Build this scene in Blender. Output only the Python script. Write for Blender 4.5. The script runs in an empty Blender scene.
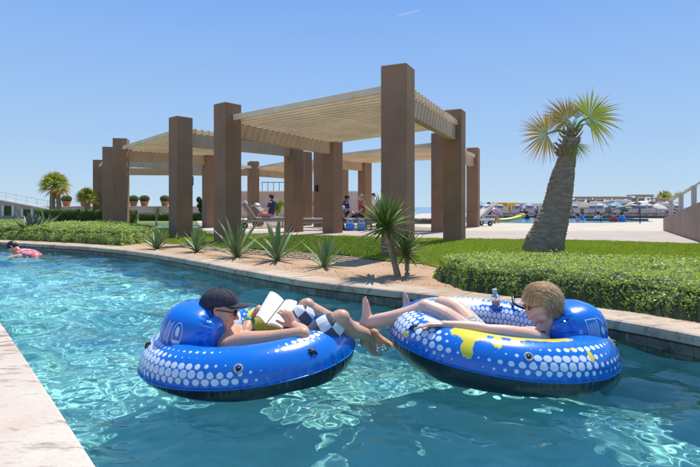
import bpy, bmesh, math, random
import numpy as np
from mathutils import Vector, Matrix, noise
S = bpy.context.scene
COL = S.collection
R = math.radians

# ------------------------------------------------------------------ camera, sky, sun
FPX, HOR, EYE = 500.0, 207.0, 1.0
cam = bpy.data.cameras.new('camera')
co = bpy.data.objects.new('camera', cam)
COL.objects.link(co)
S.camera = co
co.location = (0, 0, EYE)
co.rotation_euler = (R(90), 0, 0)
cam.lens = 36 * FPX / 700
cam.shift_y = -(233.5 - HOR) / 700
cam.clip_start, cam.clip_end = 0.05, 20000
SUN_EL, SUN_AZ = R(63), R(32)          # azimuth from +Y towards +X
W = bpy.data.worlds.new('World')
S.world = W
W.use_nodes = True
wn = W.node_tree
bg = wn.nodes['Background']
sky = wn.nodes.new('ShaderNodeTexSky')
sky.sky_type = 'NISHITA'
sky.sun_disc = False
sky.sun_elevation = SUN_EL
sky.sun_rotation = SUN_AZ
sky.altitude = 0
sky.air_density = 1.0
sky.dust_density = 0.25
sky.ozone_density = 3.0
geo = wn.nodes.new('ShaderNodeTexCoord')
sep = wn.nodes.new('ShaderNodeSeparateXYZ')
wn.links.new(geo.outputs['Generated'], sep.inputs[0])
rmp = wn.nodes.new('ShaderNodeValToRGB')
wn.links.new(sep.outputs[2], rmp.inputs[0])
EXPO = 0.25
for i_, (p_, c_) in enumerate([(0.0, (.53, .71, .87)), (.12, (.39, .60, .89)), (.40, (.20, .42, .90)), (1.0, (.11, .29, .78))]):
    if i_ > 1:
        rmp.color_ramp.elements.new(p_)
    el_ = rmp.color_ramp.elements[i_]
    el_.position = p_
    el_.color = (*c_, 1)
scl = wn.nodes.new('ShaderNodeMix')
scl.data_type = 'RGBA'
scl.blend_type = 'MULTIPLY'
scl.inputs[0].default_value = 1
wn.links.new(rmp.outputs[0], scl.inputs[6])
kk = 1 / (0.1 * 2 ** EXPO)
scl.inputs[7].default_value = (kk, kk, kk, 1)
mxs = wn.nodes.new('ShaderNodeMix')
mxs.data_type = 'RGBA'
mxs.inputs[0].default_value = .95
wn.links.new(sky.outputs[0], mxs.inputs[6])
wn.links.new(scl.outputs[2], mxs.inputs[7])
wn.links.new(mxs.outputs[2], bg.inputs[0])
bg.inputs[1].default_value = 0.1
sl = bpy.data.lights.new('sun', 'SUN')
so = bpy.data.objects.new('sun', sl)
COL.objects.link(so)
sl.energy = 4.4
sl.angle = R(0.53)
sl.color = (1.0, 0.955, 0.88)
sdir = Vector((math.sin(SUN_AZ) * math.cos(SUN_EL), math.cos(SUN_AZ) * math.cos(SUN_EL), math.sin(SUN_EL)))
so.rotation_euler = sdir.to_track_quat('Z', 'Y').to_euler()
so.location = (0, 0, 12)
sl.cycles.is_caustics_light = True
S.view_settings.view_transform = 'Standard'
S.view_settings.look = 'None'
S.view_settings.exposure = EXPO
S.view_settings.gamma = 1
S.cycles.use_denoising = True
S.cycles.max_bounces = 10
S.cycles.transparent_max_bounces = 12
S.cycles.sample_clamp_indirect = 6


def P(px, py, Y):
    return Vector(((px - 350) / FPX * Y, Y, EYE - (py - HOR) / FPX * Y))


# ------------------------------------------------------------------ materials
def rgb(c):
    return (*c, 1)


class NT:
    def __init__(s, name):
        s.m = bpy.data.materials.new(name)
        s.m.use_nodes = True
        s.t = s.m.node_tree
        s.b = s.t.nodes['Principled BSDF']

    def n(s, typ, **kw):
        x = s.t.nodes.new(typ)
        for k, v in kw.items():
            setattr(x, k, v)
        return x

    def l(s, a, b):
        s.t.links.new(a, b)

    def noise(s, scale, detail=4, rough=.55, vec=None, dist=0):
        x = s.n('ShaderNodeTexNoise')
        x.inputs['Scale'].default_value = scale
        x.inputs['Detail'].default_value = detail
        x.inputs['Roughness'].default_value = rough
        x.inputs['Distortion'].default_value = dist
        s.l(vec if vec is not None else s.coord(), x.inputs['Vector'])
        return x.outputs['Fac']

    def coord(s):
        if not hasattr(s, '_c'):
            s._c = s.n('ShaderNodeNewGeometry').outputs['Position'] if getattr(s, 'world', True) else s.n('ShaderNodeTexCoord').outputs['Object']
        return s._c

    def scaled(s, v):
        x = s.n('ShaderNodeVectorMath', operation='MULTIPLY')
        s.l(s.coord(), x.inputs[0])
        x.inputs[1].default_value = v
        return x.outputs[0]

    def ramp(s, fac, stops, interp='LINEAR'):
        x = s.n('ShaderNodeValToRGB')
        x.color_ramp.interpolation = interp
        e = x.color_ramp.elements
        while len(e) < len(stops):
            e.new(.5)
        for i, (p, c) in enumerate(stops):
            e[i].position = p
            e[i].color = rgb(c) if len(c) == 3 else c
        s.l(fac, x.inputs[0])
        return x.outputs[0]

    def mix(s, f, a, b, mode='MIX'):
        x = s.n('ShaderNodeMix', data_type='RGBA', blend_type=mode)
        for sock, v in ((x.inputs[0], f), (x.inputs[6], a), (x.inputs[7], b)):
            if isinstance(v, (int, float)):
                sock.default_value = v
            elif isinstance(v, tuple):
                sock.default_value = rgb(v)
            else:
                s.l(v, sock)
        return x.outputs[2]

    def math(s, op, a, b=0.0, c=None):
        x = s.n('ShaderNodeMath', operation=op)
        for i, v in enumerate((a, b, c)):
            if v is None:
                continue
            if isinstance(v, (int, float)):
                x.inputs[i].default_value = v
            else:
                s.l(v, x.inputs[i])
        return x.outputs[0]

    def attr(s, name):
        return s.n('ShaderNodeAttribute', attribute_name=name).outputs['Fac']

    def color(s, c):
        if isinstance(c, tuple):
            s.b.inputs['Base Color'].default_value = rgb(c)
        else:
            s.l(c, s.b.inputs['Base Color'])

    def bump(s, h, strength=.3, dist=.01):
        x = s.n('ShaderNodeBump')
        x.inputs['Strength'].default_value = strength
        x.inputs['Distance'].default_value = dist
        s.l(h, x.inputs['Height'])
        s.l(x.outputs[0], s.b.inputs['Normal'])

    def set(s, **kw):
        for k, v in kw.items():
            s.b.inputs[k.replace('_', ' ')].default_value = v


MATS = {}


def plain(name, c, rough=.6, var=.12, scale=9, bump=.15, metal=0, coat=0, sub=0, world=True):
    if name in MATS:
        return MATS[name]
    t = NT(name)
    t.world = world
    nz = t.noise(scale, 5)
    lo = tuple(x * (1 - var) for x in c)
    hi = tuple(min(1, x * (1 + var)) for x in c)
    t.color(t.ramp(nz, [(.3, lo), (.7, hi)]))
    t.set(Roughness=rough, Metallic=metal)
    if coat:
        t.b.inputs['Coat Weight'].default_value = coat
        t.b.inputs['Coat Roughness'].default_value = .08
    if bump:
        t.bump(t.noise(scale * 6, 4), bump, .004)
    MATS[name] = t.m
    return t.m


def stucco(name, c):
    t = NT(name)
    a = t.noise(.9, 5, .6)
    st = t.noise(1, 4, .6, t.scaled((5, 5, .5)))
    col = t.ramp(a, [(.3, tuple(x * .80 for x in c)), (.7, tuple(x * 1.14 for x in c))])
    col = t.mix(t.math('MULTIPLY', t.math('SUBTRACT', st, .5), .9), col, tuple(x * .6 for x in c))
    t.color(col)
    t.set(Roughness=.85)
    t.b.inputs['Specular IOR Level'].default_value = .25
    t.bump(t.noise(48, 6, .75), .8, .008)
    return t.m


M_col = stucco('brown_stucco', (.30, .182, .110))
M_beam = stucco('tan_beam_paint', (.52, .38, .25))
M_slat = stucco('beige_slat_paint', (.80, .64, .44))
M_ramp = stucco('ramp_stucco', (.40, .285, .215))
M_planterwall = stucco('planter_stucco', (.60, .43, .36))
M_white = plain('white_paint', (.75, .75, .73), .5)
M_cream = plain('cream_paint', (.68, .62, .52), .6)
M_metal = plain('steel', (.5, .5, .5), .3, metal=1, bump=0)
M_black = plain('black_metal', (.015, .015, .018), .35, bump=0)
M_terra = plain('terracotta', (.48, .16, .06), .8)


def leafmat(name, lo, hi, trans=.35, rough=.5, scale=1.6):
    t = NT(name)
    r = t.attr('rnd')
    c = t.ramp(r, [(0, lo), (1, hi)])
    patch = t.noise(scale, 3)
    c = t.mix(t.math('MULTIPLY', patch, .55), c, tuple(x * .55 for x in lo), 'MIX')
    t.color(c)
    t.set(Roughness=rough)
    tr = t.n('ShaderNodeBsdfTranslucent')
    c2 = t.mix(.6, c, (hi[0] * 1.3, hi[1] * 1.25, hi[2] * .5))
    t.l(c2, tr.inputs[0])
    mx = t.n('ShaderNodeMixShader')
    mx.inputs[0].default_value = trans
    t.l(t.b.outputs[0], mx.inputs[1])
    t.l(tr.outputs[0], mx.inputs[2])
    t.l(mx.outputs[0], t.t.nodes['Material Output'].inputs[0])
    return t.m


M_hedge = leafmat('hedge_leaf', (.18, .27, .045), (.62, .76, .20), .35)
M_cover = leafmat('ground_cover_leaf', (.19, .28, .06), (.56, .70, .22), .35)
M_box = leafmat('box_leaf', (.07, .14, .03), (.18, .28, .07), .3)
M_grass = leafmat('grass_blade', (.17, .27, .02), (.40, .52, .07), .4, scale=.8)
M_tree = leafmat('tree_leaf', (.03, .06, .02), (.08, .13, .04), .3)
M_core = plain('foliage_core', (.055, .075, .02), .9, .5, 30, .8)


def bladeMat(name, base, mid, tip, rough=.45, trans=.25):
    t = NT(name)
    t.world = False
    a = t.attr('t')
    c = t.ramp(a, [(0, base), (.55, mid), (1, tip)])
    c = t.mix(t.math('MULTIPLY', t.attr('rnd'), .5), c, tuple(x * .6 for x in mid))
    t.color(c)
    t.set(Roughness=rough)
    tr = t.n('ShaderNodeBsdfTranslucent')
    t.l(c, tr.inputs[0])
    mx = t.n('ShaderNodeMixShader')
    mx.inputs[0].default_value = trans
    t.l(t.b.outputs[0], mx.inputs[1])
    t.l(tr.outputs[0], mx.inputs[2])
    t.l(mx.outputs[0], t.t.nodes['Material Output'].inputs[0])
    return t.m


M_agave = bladeMat('agave_leaf', (.27, .35, .16), (.16, .28, .10), (.32, .30, .12), .5, .05)
M_agaveb = bladeMat('blue_agave_leaf', (.10, .14, .13), (.10, .15, .15), (.14, .14, .12), .5, .05)
M_yucca = bladeMat('yucca_leaf', (.34, .42, .10), (.11, .21, .04), (.30, .30, .09), .4, .2)
M_palmf = bladeMat('palm_frond', (.22, .38, .05), (.48, .50, .06), (.70, .34, .08), .45, .45)
M_palmo = bladeMat('palm_frond_browning', (.34, .42, .05), (.70, .42, .07), (.78, .20, .07), .45, .4)


# ------------------------------------------------------------------ mesh helpers
def link(o, parent=None):
    COL.objects.link(o)
    if parent is not None:
        o.parent = parent
    return o


def tag(o, label=None, cat=None, group=None, kind=None):
    if label:
        o['label'] = label
    if cat:
        o['category'] = cat
    if group:
        o['group'] = group
    if kind:
        o['kind'] = kind
    return o


def thing(name, loc, label, cat, group=None, rz=0):
    o = bpy.data.objects.new(name, None)
    o.empty_display_size = .1
    o.location = loc
    o.rotation_euler = (0, 0, rz)
    link(o)
    return tag(o, label, cat, group)


def mk(name, v, f, mat, parent=None, smooth=False, off=None, attrs=None):
    """verts in world space; off (usually the root's location) is taken off them"""
    me = bpy.data.meshes.new(name)
    v = np.asarray(v, dtype=np.float32).reshape(-1, 3)
    if off is not None:
        v = v - np.array(off, dtype=np.float32)
    if isinstance(f, np.ndarray):
        k = f.shape[1]
        me.vertices.add(len(v))
        me.vertices.foreach_set('co', v.ravel())
        me.loops.add(f.size)
        me.loops.foreach_set('vertex_index', f.astype(np.int32).ravel())
        me.polygons.add(len(f))
        me.polygons.foreach_set('loop_start', np.arange(0, f.size, k, dtype=np.int32))
        me.update(calc_edges=True)
    else:
        me.from_pydata(v.tolist(), [], [list(map(int, q)) for q in f])
    me.materials.append(mat)
    if attrs:
        for an, av in attrs.items():
            a = me.attributes.new(an, 'FLOAT', 'POINT')
            a.data.foreach_set('value', np.asarray(av, dtype=np.float32))
    if smooth:
        me.shade_smooth()
    return link(bpy.data.objects.new(name, me), parent)


class MB:
    def __init__(s):
        s.v, s.f = [], []

    def add(s, v, f):
        o = len(s.v)
        s.v += [tuple(x) for x in v]
        s.f += [tuple(i + o for i in q) for q in f]
        return s

    def box(s, c, d, rot=None, ch=.0):
        """chamfered box: centre, full size, optional Matrix"""
        hx, hy, hz = d[0] / 2, d[1] / 2, d[2] / 2
        if ch <= 0:
            vs = [(x, y, z) for x in (-hx, hx) for y in (-hy, hy) for z in (-hz, hz)]
            fs = [(0, 1, 3, 2), (4, 6, 7, 5), (0, 4, 5, 1), (2, 3, 7, 6), (0, 2, 6, 4), (1, 5, 7, 3)]
        else:
            vs, idx = [], {}
            for sx in (-1, 1):
                for sy in (-1, 1):
                    for sz in (-1, 1):
                        for a in range(3):
                            p = [sx * hx, sy * hy, sz * hz]
                            for k in range(3):
                                if k != a:
                                    p[k] -= (sx, sy, sz)[k] * ch
                            idx[(sx, sy, sz, a)] = len(vs)
                            vs.append(tuple(p))
            fs = []
            for a in range(3):
                b, c2 = (a + 1) % 3, (a + 2) % 3
                for sg in (-1, 1):
                    q = []
                    for (u, w) in ((-1, -1), (1, -1), (1, 1), (-1, 1)):
                        k = [0, 0, 0]
                        k[a], k[b], k[c2] = sg, u, w
                        q.append(idx[(*k, a)])
                    fs.append(tuple(q if sg > 0 else q[::-1]))
                for u in (-1, 1):
                    for w in (-1, 1):
                        k0, k1 = [0, 0, 0], [0, 0, 0]
                        k0[a], k0[b], k0[c2] = -1, u, w
                        k1[a], k1[b], k1[c2] = 1, u, w
                        q = (idx[(*k0, b)], idx[(*k1, b)], idx[(*k1, c2)], idx[(*k0, c2)])
                        fs.append(q if u * w > 0 else q[::-1])
            for sx in (-1, 1):
                for sy in (-1, 1):
                    for sz in (-1, 1):
                        q = tuple(idx[(sx, sy, sz, a)] for a in range(3))
                        fs.append(q if sx * sy * sz > 0 else q[::-1])
        c = Vector(c)
        vs = [(rot @ Vector(p) if rot is not None else Vector(p)) + c for p in vs]
        return s.add(vs, fs)

    def sweep(s, pts, rad, n=10, flat=None, up=(0, 0, 1), caps=True, steps=0):
        """round-ended tube through pts; rad per point; flat=(a,b) scales the section"""
        pts = [Vector(p) for p in pts]
        if not hasattr(rad, '__len__'):
            rad = [rad] * len(pts)
        if steps:
            q, r2 = [], []
            m = len(pts)
            for i in range(m - 1):
                p0, p1, p2, p3 = pts[max(i - 1, 0)], pts[i], pts[i + 1], pts[min(i + 2, m - 1)]
                for k in range(steps):
                    t = k / steps
                    q.append(.5 * ((2 * p1) + (p2 - p0) * t + (2 * p0 - 5 * p1 + 4 * p2 - p3) * t * t + (3 * p1 - p0 - 3 * p2 + p3) * t ** 3))
                    w = t * t * (3 - 2 * t)
                    r2.append(rad[i] * (1 - w) + rad[i + 1] * w)
            q.append(pts[-1])
            r2.append(rad[-1])
            pts, rad = q, r2
        fa, fb = flat or (1, 1)
        m = len(pts)
        T = [(pts[min(i + 1, m - 1)] - pts[max(i - 1, 0)]).normalized() for i in range(m)]
        rings = []
        u = Vector(up)

        def ring(c, t, r):
            nonlocal u
            side = t.cross(u)
            if side.length < 1e-3:
                side = t.cross(Vector((1, .1, 0)))
            side.normalize()
            w = side.cross(t)
            return [c + side * (math.cos(a) * r * fa) + w * (math.sin(a) * r * fb) for a in (2 * math.pi * k / n for k in range(n))]
        if caps:
            for a in (80, 55, 28):
                rings.append(ring(pts[0] - T[0] * rad[0] * math.sin(R(a)), T[0], rad[0] * math.cos(R(a))))
        for p, t, r in zip(pts, T, rad):
            rings.append(ring(p, t, r))
        if caps:
            for a in (28, 55, 80):
                rings.append(ring(pts[-1] + T[-1] * rad[-1] * math.sin(R(a)), T[-1], rad[-1] * math.cos(R(a))))
        o = len(s.v)
        for rg in rings:
            s.v += [tuple(p) for p in rg]
        for i in range(len(rings) - 1):
            for k in range(n):
                k2 = (k + 1) % n
                s.f.append((o + i * n + k, o + i * n + k2, o + (i + 1) * n + k2, o + (i + 1) * n + k))
        s.f.append(tuple(o + k for k in range(n))[::-1])
        e = o + (len(rings) - 1) * n
        s.f.append(tuple(e + k for k in range(n)))
        return s

    def ell(s, c, r, rot=None, nu=16, nv=10):
        vs, fs = [], []
        for j in range(1, nv):
            th = math.pi * j / nv
            for i in range(nu):
                ph = 2 * math.pi * i / nu
                vs.append(Vector((r[0] * math.sin(th) * math.cos(ph), r[1] * math.sin(th) * math.sin(ph), r[2] * math.cos(th))))
        vs += [Vector((0, 0, r[2])), Vector((0, 0, -r[2]))]
        for j in range(nv - 2):
            for i in range(nu):
                i2 = (i + 1) % nu
                fs.append((j * nu + i, (j + 1) * nu + i, (j + 1) * nu + i2, j * nu + i2))
        a, b = len(vs) - 2, len(vs) - 1
        for i in range(nu):
            i2 = (i + 1) % nu
            fs.append((a, i, i2))
            fs.append((b, (nv - 2) * nu + i2, (nv - 2) * nu + i))
        if rot is not None:
            vs = [rot @ p for p in vs]
        return s.add([p + Vector(c) for p in vs], fs)

    def lathe(s, prof, c, n=20, rot=None):
        vs, fs = [], []
        for (r, z) in prof:
            for k in range(n):
                a = 2 * math.pi * k / n
                vs.append(Vector((r * math.cos(a), r * math.sin(a), z)))
        for j in range(len(prof) - 1):
            for k in range(n):
                k2 = (k + 1) % n
                fs.append((j * n + k, j * n + k2, (j + 1) * n + k2, (j + 1) * n + k))
        fs.append(tuple(range(n))[::-1])
        fs.append(tuple((len(prof) - 1) * n + k for k in range(n)))
        if rot is not None:
            vs = [rot @ p for p in vs]
        return s.add([p + Vector(c) for p in vs], fs)

    def prism(s, poly, z0, z1):
        n = len(poly)
        vs = [(x, y, z0) for x, y in poly] + [(x, y, z1) for x, y in poly]
        fs = [tuple(range(n))[::-1], tuple(range(n, 2 * n))] + [(i, (i + 1) % n, n + (i + 1) % n, n + i) for i in range(n)]
        return s.add(vs, fs)

    def build(s, name, mat, parent=None, smooth=False, off=None):
        o = mk(name, s.v, s.f, mat, parent, smooth, off)
        return o

    def blob(s, name, mat, parent=None, off=None, voxel=.006, it=4):
        """fuse everything into one continuous surface"""
        o = mk(name + '_tmp', s.v, s.f, mat, None, False, off)
        m = o.modifiers.new('r', 'REMESH')
        m.mode = 'VOXEL'
        m.voxel_size = voxel
        m.use_smooth_shade = True
        m = o.modifiers.new('s', 'SMOOTH')
        m.factor = .5
        m.iterations = it
        dg = bpy.context.evaluated_depsgraph_get()
        me = bpy.data.meshes.new_from_object(o.evaluated_get(dg))
        me.name = name
        bpy.data.objects.remove(o)
        me.shade_smooth()
        if not me.materials:
            me.materials.append(mat)
        return link(bpy.data.objects.new(name, me), parent)


def poly_sheet(name, poly, z, mat, kind='structure', sub=0):
    bm = bmesh.new()
    vs = [bm.verts.new((x, y, z)) for x, y in poly]
    f = bm.faces.new(vs)
    f.normal_update()
    if f.normal.z < 0:
        f.normal_flip()
    bmesh.ops.triangulate(bm, faces=bm.faces[:])
    me = bpy.data.meshes.new(name)
    bm.normal_update()
    for f in bm.faces:
        if f.normal.z < 0:
            f.normal_flip()
    bm.to_mesh(me)
    bm.free()
    me.materials.append(mat)
    return tag(link(bpy.data.objects.new(name, me)), kind=kind)


# ------------------------------------------------------------------ banks of the lazy river
RB = [(4.2, -6), (4.1, -2), (3.9, 0), (3.35, 1.3), (2.85, 2.3), (2.29, 3.27), (1.9, 3.8), (1.32, 4.36), (.68, 4.86), (0, 5.34), (-.57, 5.77), (-1.28, 6.5), (-2.32, 7.7), (-3.58, 9.0),
      (-5.12, 10.24), (-6.9, 11.25), (-8.4, 11.97), (-11, 13.0), (-15, 14.0), (-24, 15.0)]
LB = [(3.2, -6), (1.6, -2.2), (.15, .55), (-.95, 1.87), (-2.0, 3.12), (-3.06, 4.37), (-4.4, 5.8), (-6.4, 7.5), (-9, 8.9), (-13, 10), (-24, 10.6)]
LB = [(-1.6 + (x + .95) * .0 if y < -1 else x, y) for x, y in LB]
LB[0], LB[1], LB[2] = (1.2, -6), (1.1, -1.2), (.20, .45)
LB[3], LB[4], LB[5] = (-1.0, 1.87), (-2.04, 3.10), (-3.10, 4.33)


def resample(pts, step):
    P2 = [Vector((a, b, 0)) for a, b in pts]
    out = [P2[0]]
    for i in range(len(P2) - 1):
        p0, p1, p2, p3 = P2[max(i - 1, 0)], P2[i], P2[i + 1], P2[min(i + 2, len(P2) - 1)]
        for k in range(1, 21):
            t = k / 20
            out.append(.5 * ((2 * p1) + (p2 - p0) * t + (2 * p0 - 5 * p1 + 4 * p2 - p3) * t * t + (3 * p1 - p0 - 3 * p2 + p3) * t ** 3))
    res, acc = [out[0]], 0
    for a, b in zip(out, out[1:]):
        d = (b - a).length
        while acc + d >= step:
            a = a.lerp(b, (step - acc) / d)
            d = (b - a).length
            res.append(a.copy())
            acc = 0
        acc += d
    res.append(out[-1])
    return res


def offset(line, d):
    """to the right of the walking direction for d > 0"""
    out = []
    for i, p in enumerate(line):
        t = (line[min(i + 1, len(line) - 1)] - line[max(i - 1, 0)]).normalized()
        out.append(p + Vector((t.y, -t.x, 0)) * d)
    return out


rb = resample(RB, .15)
lb = resample(LB, .15)
RBo = offset(rb, .30)       # back edge of the right coping (away from water)
t0 = rb[5] - rb[4]
COPE_Z = .15
GZ = .165                   # dirt level
DEPTH = .95

# ------------------------------------------------------------------ ground
def ground_mat():
    t = NT('dirt')
    big = t.noise(.7, 5)
    fine = t.noise(28, 6, .7)
    c = t.ramp(big, [(.3, (.42, .26, .14)), (.7, (.56, .37, .22))])
    c = t.mix(t.math('MULTIPLY', t.ramp(fine, [(.5, (0, 0, 0)), (.75, (1, 1, 1))]), .45), c, (.22, .13, .08))
    t.color(c)
    t.set(Roughness=.95)
    t.bump(fine, .8, .012)
    return t.m


M_dirt = ground_mat()
v, f = [], []
bm = bmesh.new()


def add_poly(bm, pts, z):
    vs = [bm.verts.new((p[0], p[1], z)) for p in pts]
    bm.faces.new(vs).normal_update()


mask_r = [(p.x, p.y) for p in RBo[::2]]
right = [(4.6, -60), (900, -60), (900, 66), (-900, 66), (-900, 15.5)] + [(p[0], p[1]) for p in mask_r[::-1]]
lbo = [(p.x, p.y) for p in lb[::2]]
left = lbo + [(-900, 10.6), (-900, -60), (1.2, -60)]
add_poly(bm, right, GZ)
add_poly(bm, [(x, y) for x, y in left], GZ - .14)
bmesh.ops.triangulate(bm, faces=bm.faces[:])
for q in bm.faces:
    q.normal_update()
    if q.normal.z < 0:
        q.normal_flip()
me = bpy.data.meshes.new('ground')
bm.to_mesh(me)
bm.free()
me.materials.append(M_dirt)
tag(link(bpy.data.objects.new('ground', me)), kind='structure')

# sea
t = NT('hazy_sea_water')
t.color(t.ramp(t.noise(.05, 4), [(.3, (.12, .24, .34)), (.7, (.18, .32, .42))]))  # sea colour lightened, distance haze is painted into it
t.set(Roughness=.25, IOR=1.33)
t.bump(t.noise(.6, 4), .5, .3)
mk('sea', [(-9000, 60, -1.2), (9000, 60, -1.2), (9000, 15000, -1.2), (-9000, 15000, -1.2)], [(0, 1, 2, 3)], t.m)['kind'] = 'structure'

# paving behind the lawn
def paving_mat(name, c, c2):
    t = NT(name)
    t.color(t.ramp(t.noise(1.3, 6), [(.3, c), (.7, c2)]))
    t.set(Roughness=.85)
    t.bump(t.noise(40, 5), .3, .005)
    return t.m


M_pave = paving_mat('pool_deck_stone', (.48, .40, .29), (.57, .49, .37))
M_path = paving_mat('path_stone', (.38, .31, .25), (.46, .38, .31))
deck_edge = [(-4.3, 15.2), (-2.6, 14.6), (0, 14.2), (1.3, 13.2), (3.2, 12.9), (6, 12.2), (7.6, 11.2), (9.5, 10.4), (14, 9.5)]
poly_sheet('path', deck_edge + [(30, 9.5), (30, 17), (-5, 17)], GZ + .02, M_path)
poly_sheet('pool_deck', [(-5, 17), (30, 17), (60, 27), (60, 64), (-22, 64), (-10.5, 34)], GZ + .02, M_pave)
# resort pool far off
t = NT('far_pool_water')
t.color((.12, .42, .55))
t.set(Roughness=.08, IOR=1.33)
t.bump(t.noise(3, 3), .4, .06)
fp = poly_sheet('swimming_pool', [(6.2, 26.5), (9, 25), (13.5, 26), (17, 28), (20, 35.5), (6.0, 35.5)], GZ + .03, t.m)
m = MB()
m.box((14.5, 36.2, .26), (17, .5, .26), ch=.02)
m.build('pool_edge', plain('dark_pool_edge', (.06, .055, .055), .5), None)['kind'] = 'structure'
bpy.data.objects['pool_edge'].name = 'pool_edge'
m = MB()
m.box((15.8, 29.6, .24), (3.6, .25, .12), ch=.01)
m.build('pool_step', MATS['dark_pool_edge'])['kind'] = 'structure'
tag(poly_sheet('channel_water', [(-8.6, 18.6), (-5.6, 18.6), (-5.9, 20.4), (-9.4, 20.4)], GZ + .055, t.m))

# lawn
LAWN = [(-4.9, 11.9), (-4.0, 11.3), (-3.2, 10.85), (-2.6, 10.3), (-1.98, 9.95), (-1.4, 9.45), (-.92, 9.25), (-.4, 8.7), (0, 8.5), (.35, 7.9), (.75, 7.45), (1.05, 7.3), (1.3, 6.6), (1.7, 6.0), (3.4, 4.4), (5.2, 2.6), (14, 2.6),
        (14, 9.5), (9.5, 10.4), (7.6, 11.2), (6, 12.2), (3.2, 12.9), (1.3, 13.2), (0, 14.2), (-2.6, 14.6), (-4.3, 15.2), (-5, 17), (-10.5, 34), (-26, 34), (-26, 21), (-12.5, 16.8), (-8, 17.2)]
t = NT('shaded_lawn_soil')
c = t.ramp(t.noise(9, 5), [(.3, (.12, .17, .035)), (.7, (.18, .24, .055))])  # soil colour darkened to paint in the shade between the grass blades
bare = t.ramp(t.noise(1.1, 4), [(.62, (0, 0, 0)), (.74, (1, 1, 1))])
c = t.mix(t.math('MULTIPLY', bare, .8), c, (.24, .24, .09))
t.color(c)
t.set(Roughness=.95)
t.bump(t.noise(60, 4), .7, .02)
M_lawn = t.m
poly_sheet('lawn', LAWN, GZ + .012, M_lawn)


def inside(poly, X, Y):
    c = np.zeros(X.shape, bool)
    n = len(poly)
    for i in range(n):
        x0, y0 = poly[i]
        x1, y1 = poly[(i + 1) % n]
        if y0 == y1:
            continue
        k = ((y0 > Y) != (y1 > Y)) & (X < (x1 - x0) * (Y - y0) / (y1 - y0) + x0)
        c ^= k
    return c


rng = np.random.RandomState(5)


def scatter_tris(name, C, L, Wd, mat, lean=.5, kind='stuff', parent=None, droop=.0, off=None):
    """one triangle blade per point"""
    n = len(C)
    a = rng.rand(n) * 2 * np.pi
    side = np.stack([np.cos(a), np.sin(a), np.zeros(n)], 1) * Wd[:, None] / 2
    b = rng.rand(n) * 2 * np.pi
    le = rng.rand(n) * lean
    tip = C + np.stack([np.cos(b) * le, np.sin(b) * le, np.sqrt(1 - le ** 2 * .9)], 1) * L[:, None]
    V = np.stack([C - side, C + side, tip], 1).reshape(-1, 3)
    F = np.arange(3 * n).reshape(n, 3)
    r = np.repeat(rng.rand(n), 3)
    o = mk(name, V, F, mat, parent, attrs={'rnd': r}, off=off)
    o['kind'] = kind
    return o


n = 700000
# denser near the camera
Yv = 2.8 + (rng.rand(n) ** 1.5) * 18
Xv = (rng.rand(n) * 2 - 1) * .74 * (Yv + 1)
k = inside(LAWN, Xv + np.sin(Yv * 9) * .06, Yv + np.sin(Xv * 11) * .07 + np.sin(Xv * 29 + 1) * .03)
nz = np.array([noise.noise(Vector((x * 1.1 + 3, y * 1.1, 0))) for x, y in zip(Xv[k][:280000], Yv[k][:280000])])
Xv, Yv = Xv[k][:280000], Yv[k][:280000]
k2 = nz < .45 + rng.rand(len(nz)) * .35
Xv, Yv = Xv[k2], Yv[k2]
n = len(Xv)
C = np.stack([Xv, Yv, np.full(n, GZ + .008)], 1)
scatter_tris('grass', C, .022 + rng.rand(n) * .03, .006 + .0011 * Yv, M_grass, .75)

# ------------------------------------------------------------------ leafy masses
def leaves(name, C, N, size, mat, parent=None, off=None, kind=None, jitter=.8):
    """one folded leaf (2 tris as a quad) per point, roughly facing N"""
    n = len(C)
    N = N + rng.randn(n, 3) * jitter
    N /= np.linalg.norm(N, axis=1)[:, None] + 1e-9
    A = np.cross(N, rng.randn(n, 3))
    A /= np.linalg.norm(A, axis=1)[:, None] + 1e-9
    B = np.cross(N, A)
    s = size * (.6 + .8 * rng.rand(n))[:, None]
    V = np.stack([C - A * s, C + B * s * .42 + N * s * .1, C + A * s, C - B * s * .42 + N * s * .1], 1).reshape(-1, 3)
    F = np.arange(4 * n).reshape(n, 4)
    r = np.repeat(rng.rand(n), 4)
    o = mk(name, V, F, mat, parent, attrs={'rnd': r}, off=off)
    if kind:
        o['kind'] = kind
    return o


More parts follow.
